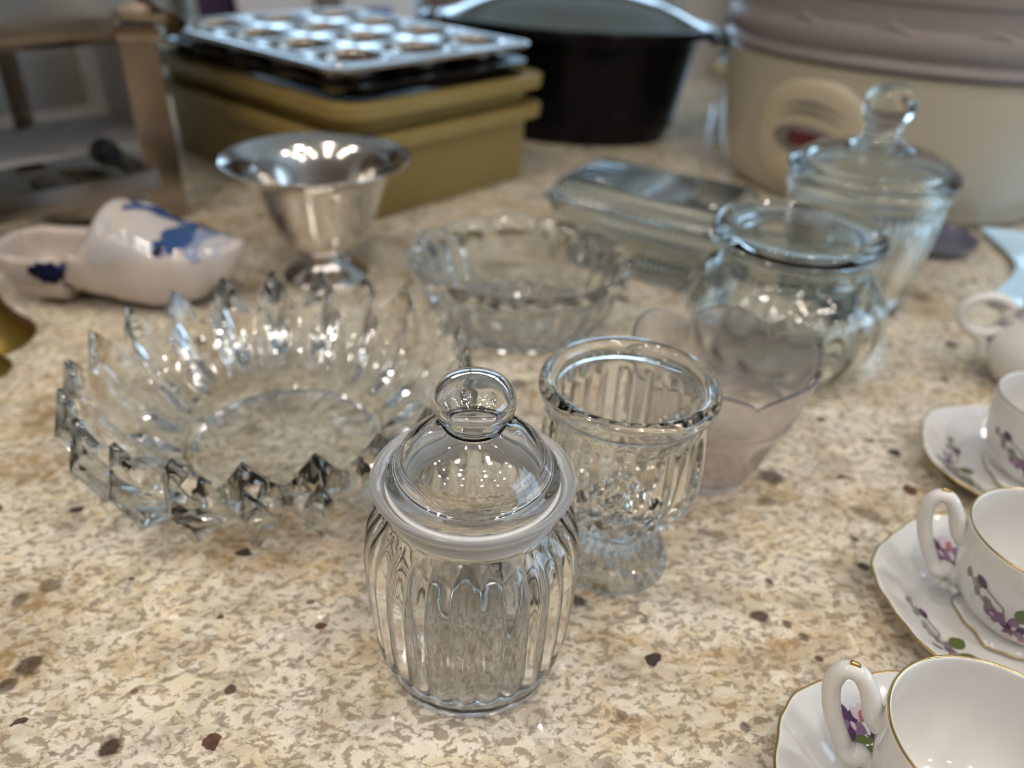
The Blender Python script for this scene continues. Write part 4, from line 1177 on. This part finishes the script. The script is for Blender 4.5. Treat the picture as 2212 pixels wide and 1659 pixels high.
cr0 = P(2238, 838)
crm = thing('creamer', 'plain cream porcelain creamer with ring handle and scrolled thumb rest', 'creamer', (cr0.x, cr0.y, 0), math.radians(168)); crm.scale = (0.95, 0.95, 0.80)
lathe('creamer_body', spline([(0.0, 0.002), (0.022, 0.0015), (0.027, 0.0), (0.029, 0.002), (0.038, 0.014), (0.0445, 0.030), (0.0440, 0.046), (0.0370, 0.060), (0.0300, 0.068), (0.0290, 0.074), (0.0315, 0.082), (0.0300, 0.0825), (0.0272, 0.074), (0.0282, 0.067), (0.0352, 0.0585), (0.0420, 0.046), (0.0425, 0.030), (0.036, 0.015), (0.026, 0.005), (0, 0.005)], 4), 'porcelain', crm, 96)
hc = [(0.0345, 0, 0.0620), (0.0400, 0, 0.0700)] + [(0.0530 + 0.0175 * math.cos(a), 0, 0.0660 + 0.0175 * math.sin(a)) for a in [math.radians(150 - 18 * k) for k in range(17)]]
tube('handle', spline(hc, 3), [0.0046] * ((len(hc) - 1) * 3 + 1), 'porcelain', crm, 14, False, 1.0, Vector((0, 1, 0)))
tube('handle_spur', spline([(0.0580, 0, 0.0490), (0.0540, 0, 0.0450), (0.0500, 0, 0.0400), (0.0470, 0, 0.0300), (0.0420, 0, 0.0240)], 5), [0.0050 - .0015 * k / 20 for k in range(21)], 'porcelain', crm, 12, False, 1.0, Vector((0, 1, 0)))

def blue_tray():
    tips = [P(2112, 505), P(2126, 660)]
    a, b = Vector((tips[0].x, tips[0].y)), Vector((tips[1].x, tips[1].y))
    side = (b - a).length; ex = (b - a).normalized(); ey = Vector((-ex.y, ex.x))
    c = a + ex * side / 2 + ey * (side / 2 / math.tan(PI / 6))
    pts = []
    a0 = math.atan2(a.y - c.y, a.x - c.x); R = (a - c).length
    for k in range(6):
        for j in range(10):
            t = j / 10
            p0 = Vector((math.cos(a0 + k * PI / 3), math.sin(a0 + k * PI / 3))) * R
            p1 = Vector((math.cos(a0 + (k + 1) * PI / 3), math.sin(a0 + (k + 1) * PI / 3))) * R
            p = p0.lerp(p1, t); dip = 1 - 0.16 * math.sin(PI * t)
            pts.append(p * dip)
    t_ = thing('pale_blue_tray', 'pale blue tray with points and inward curving edges behind the creamer', 'tray', (c.x, c.y, 0))
    def lp(f, z): return [(p.x * f, p.y * f, z) for p in pts]
    loft('tray_plate', [lp(.93, .001), lp(.955, 0), lp(.985, .004), lp(1.0, .007), lp(.995, .0082), lp(.965, .0058), lp(.93, .0045)], 'tray_blue', t_, 60)
lv = P(1998, 531)
lvd = thing('lavender_dish', 'small shallow dark lavender dish in front of the slow cooker', 'dish', (lv.x, lv.y, 0))
M['lavender'] = pbr('lavender_blue_glaze', (0.12, 0.125, 0.19), 0.10, coat=0.5)
lathe('dish_wall', spline([(0.0, 0.001), (0.028, 0.0), (0.034, 0.001), (0.044, 0.008), (0.0475, 0.012), (0.0470, 0.0132), (0.0430, 0.0100), (0.033, 0.0035), (0.0, 0.003)], 5), 'lavender', lvd, 72)
M['tray_blue'] = pbr('pale_blue_glaze', (0.58, 0.82, 0.98), 0.18)
blue_tray()

# ------------------------------------------------------------------ things at the far end of the counter
def far_box(name, label, cat, x0p, x1p, yp, depth, h, mat, parts=None):
    a = P(x0p, yp); b = P(x1p, yp)
    y = (a.y + b.y) / 2; w = (b.x - a.x) / 2; c = (a.x + b.x) / 2
    t = thing(name, label, cat, (c, y + depth / 2, 0))
    loft('body', rr_loops([(w * .93, depth / 2 * .93, .01, 0), (w * .95, depth / 2 * .95, .012, .003), (w, depth / 2, .012, h - .004), (w - .004, depth / 2 - .004, .012, h)], 4), mat, t)
    return t, w
tub, tw = far_box('storage_tub', 'white plastic storage tub with blue lid behind the muffin tin', 'storage tub', 500, 905, 105, 0.30, 0.115, 'white_plastic')
loft('tub_lid', rr_loops([(tw + .008, .158, .016, .1155), (tw + .010, .160, .016, .1175), (tw + .010, .160, .016, .136), (tw + .004, .154, .016, .139)], 4), 'blue_plastic', tub)
box('latch', (0.012, -0.160, 0.100), (0.055, 0.018, 0.045), 'grey_plastic', tub, .004)
box('label_sticker', (0.115, -0.1535, 0.072), (0.05, 0.002, 0.022), 'blue_plastic', tub)
far_box('gift_bag', 'dark purple plaid fabric box beside the white storage tub', 'box', 425, 508, 75, 0.18, 0.16, 'plaid')
bx, bw = far_box('brown_box', 'reddish brown cardboard box behind the black roaster', 'box', 925, 1030, 98, 0.16, 0.085, 'brown_card')
box('box_lid', (0, 0, 0.090), (bw * 2 + .004, 0.164, 0.010), 'brown_card', bx, .002)
cn, cw = far_box('pale_canister', 'pale grey plastic canister behind the slow cooker', 'canister', 1455, 1555, 165, 0.14, 0.20, 'grey_white')
loft('canister_lid', rr_loops([(cw + .002, .072, .014, .2005), (cw + .004, .074, .014, .203), (cw + .004, .074, .014, .222), (cw, .070, .014, .225)], 4), 'grey_white', cn)
dk, dw = far_box('black_appliance', 'black narrow appliance standing behind the slow cooker', 'appliance', 1585, 1660, 190, 0.14, 0.24, 'black')
box('front_panel', (0, -0.0705, 0.12), (dw * 1.5, 0.004, 0.16), 'grey_plastic', dk, .001)
bpy.context.view_layer.update()
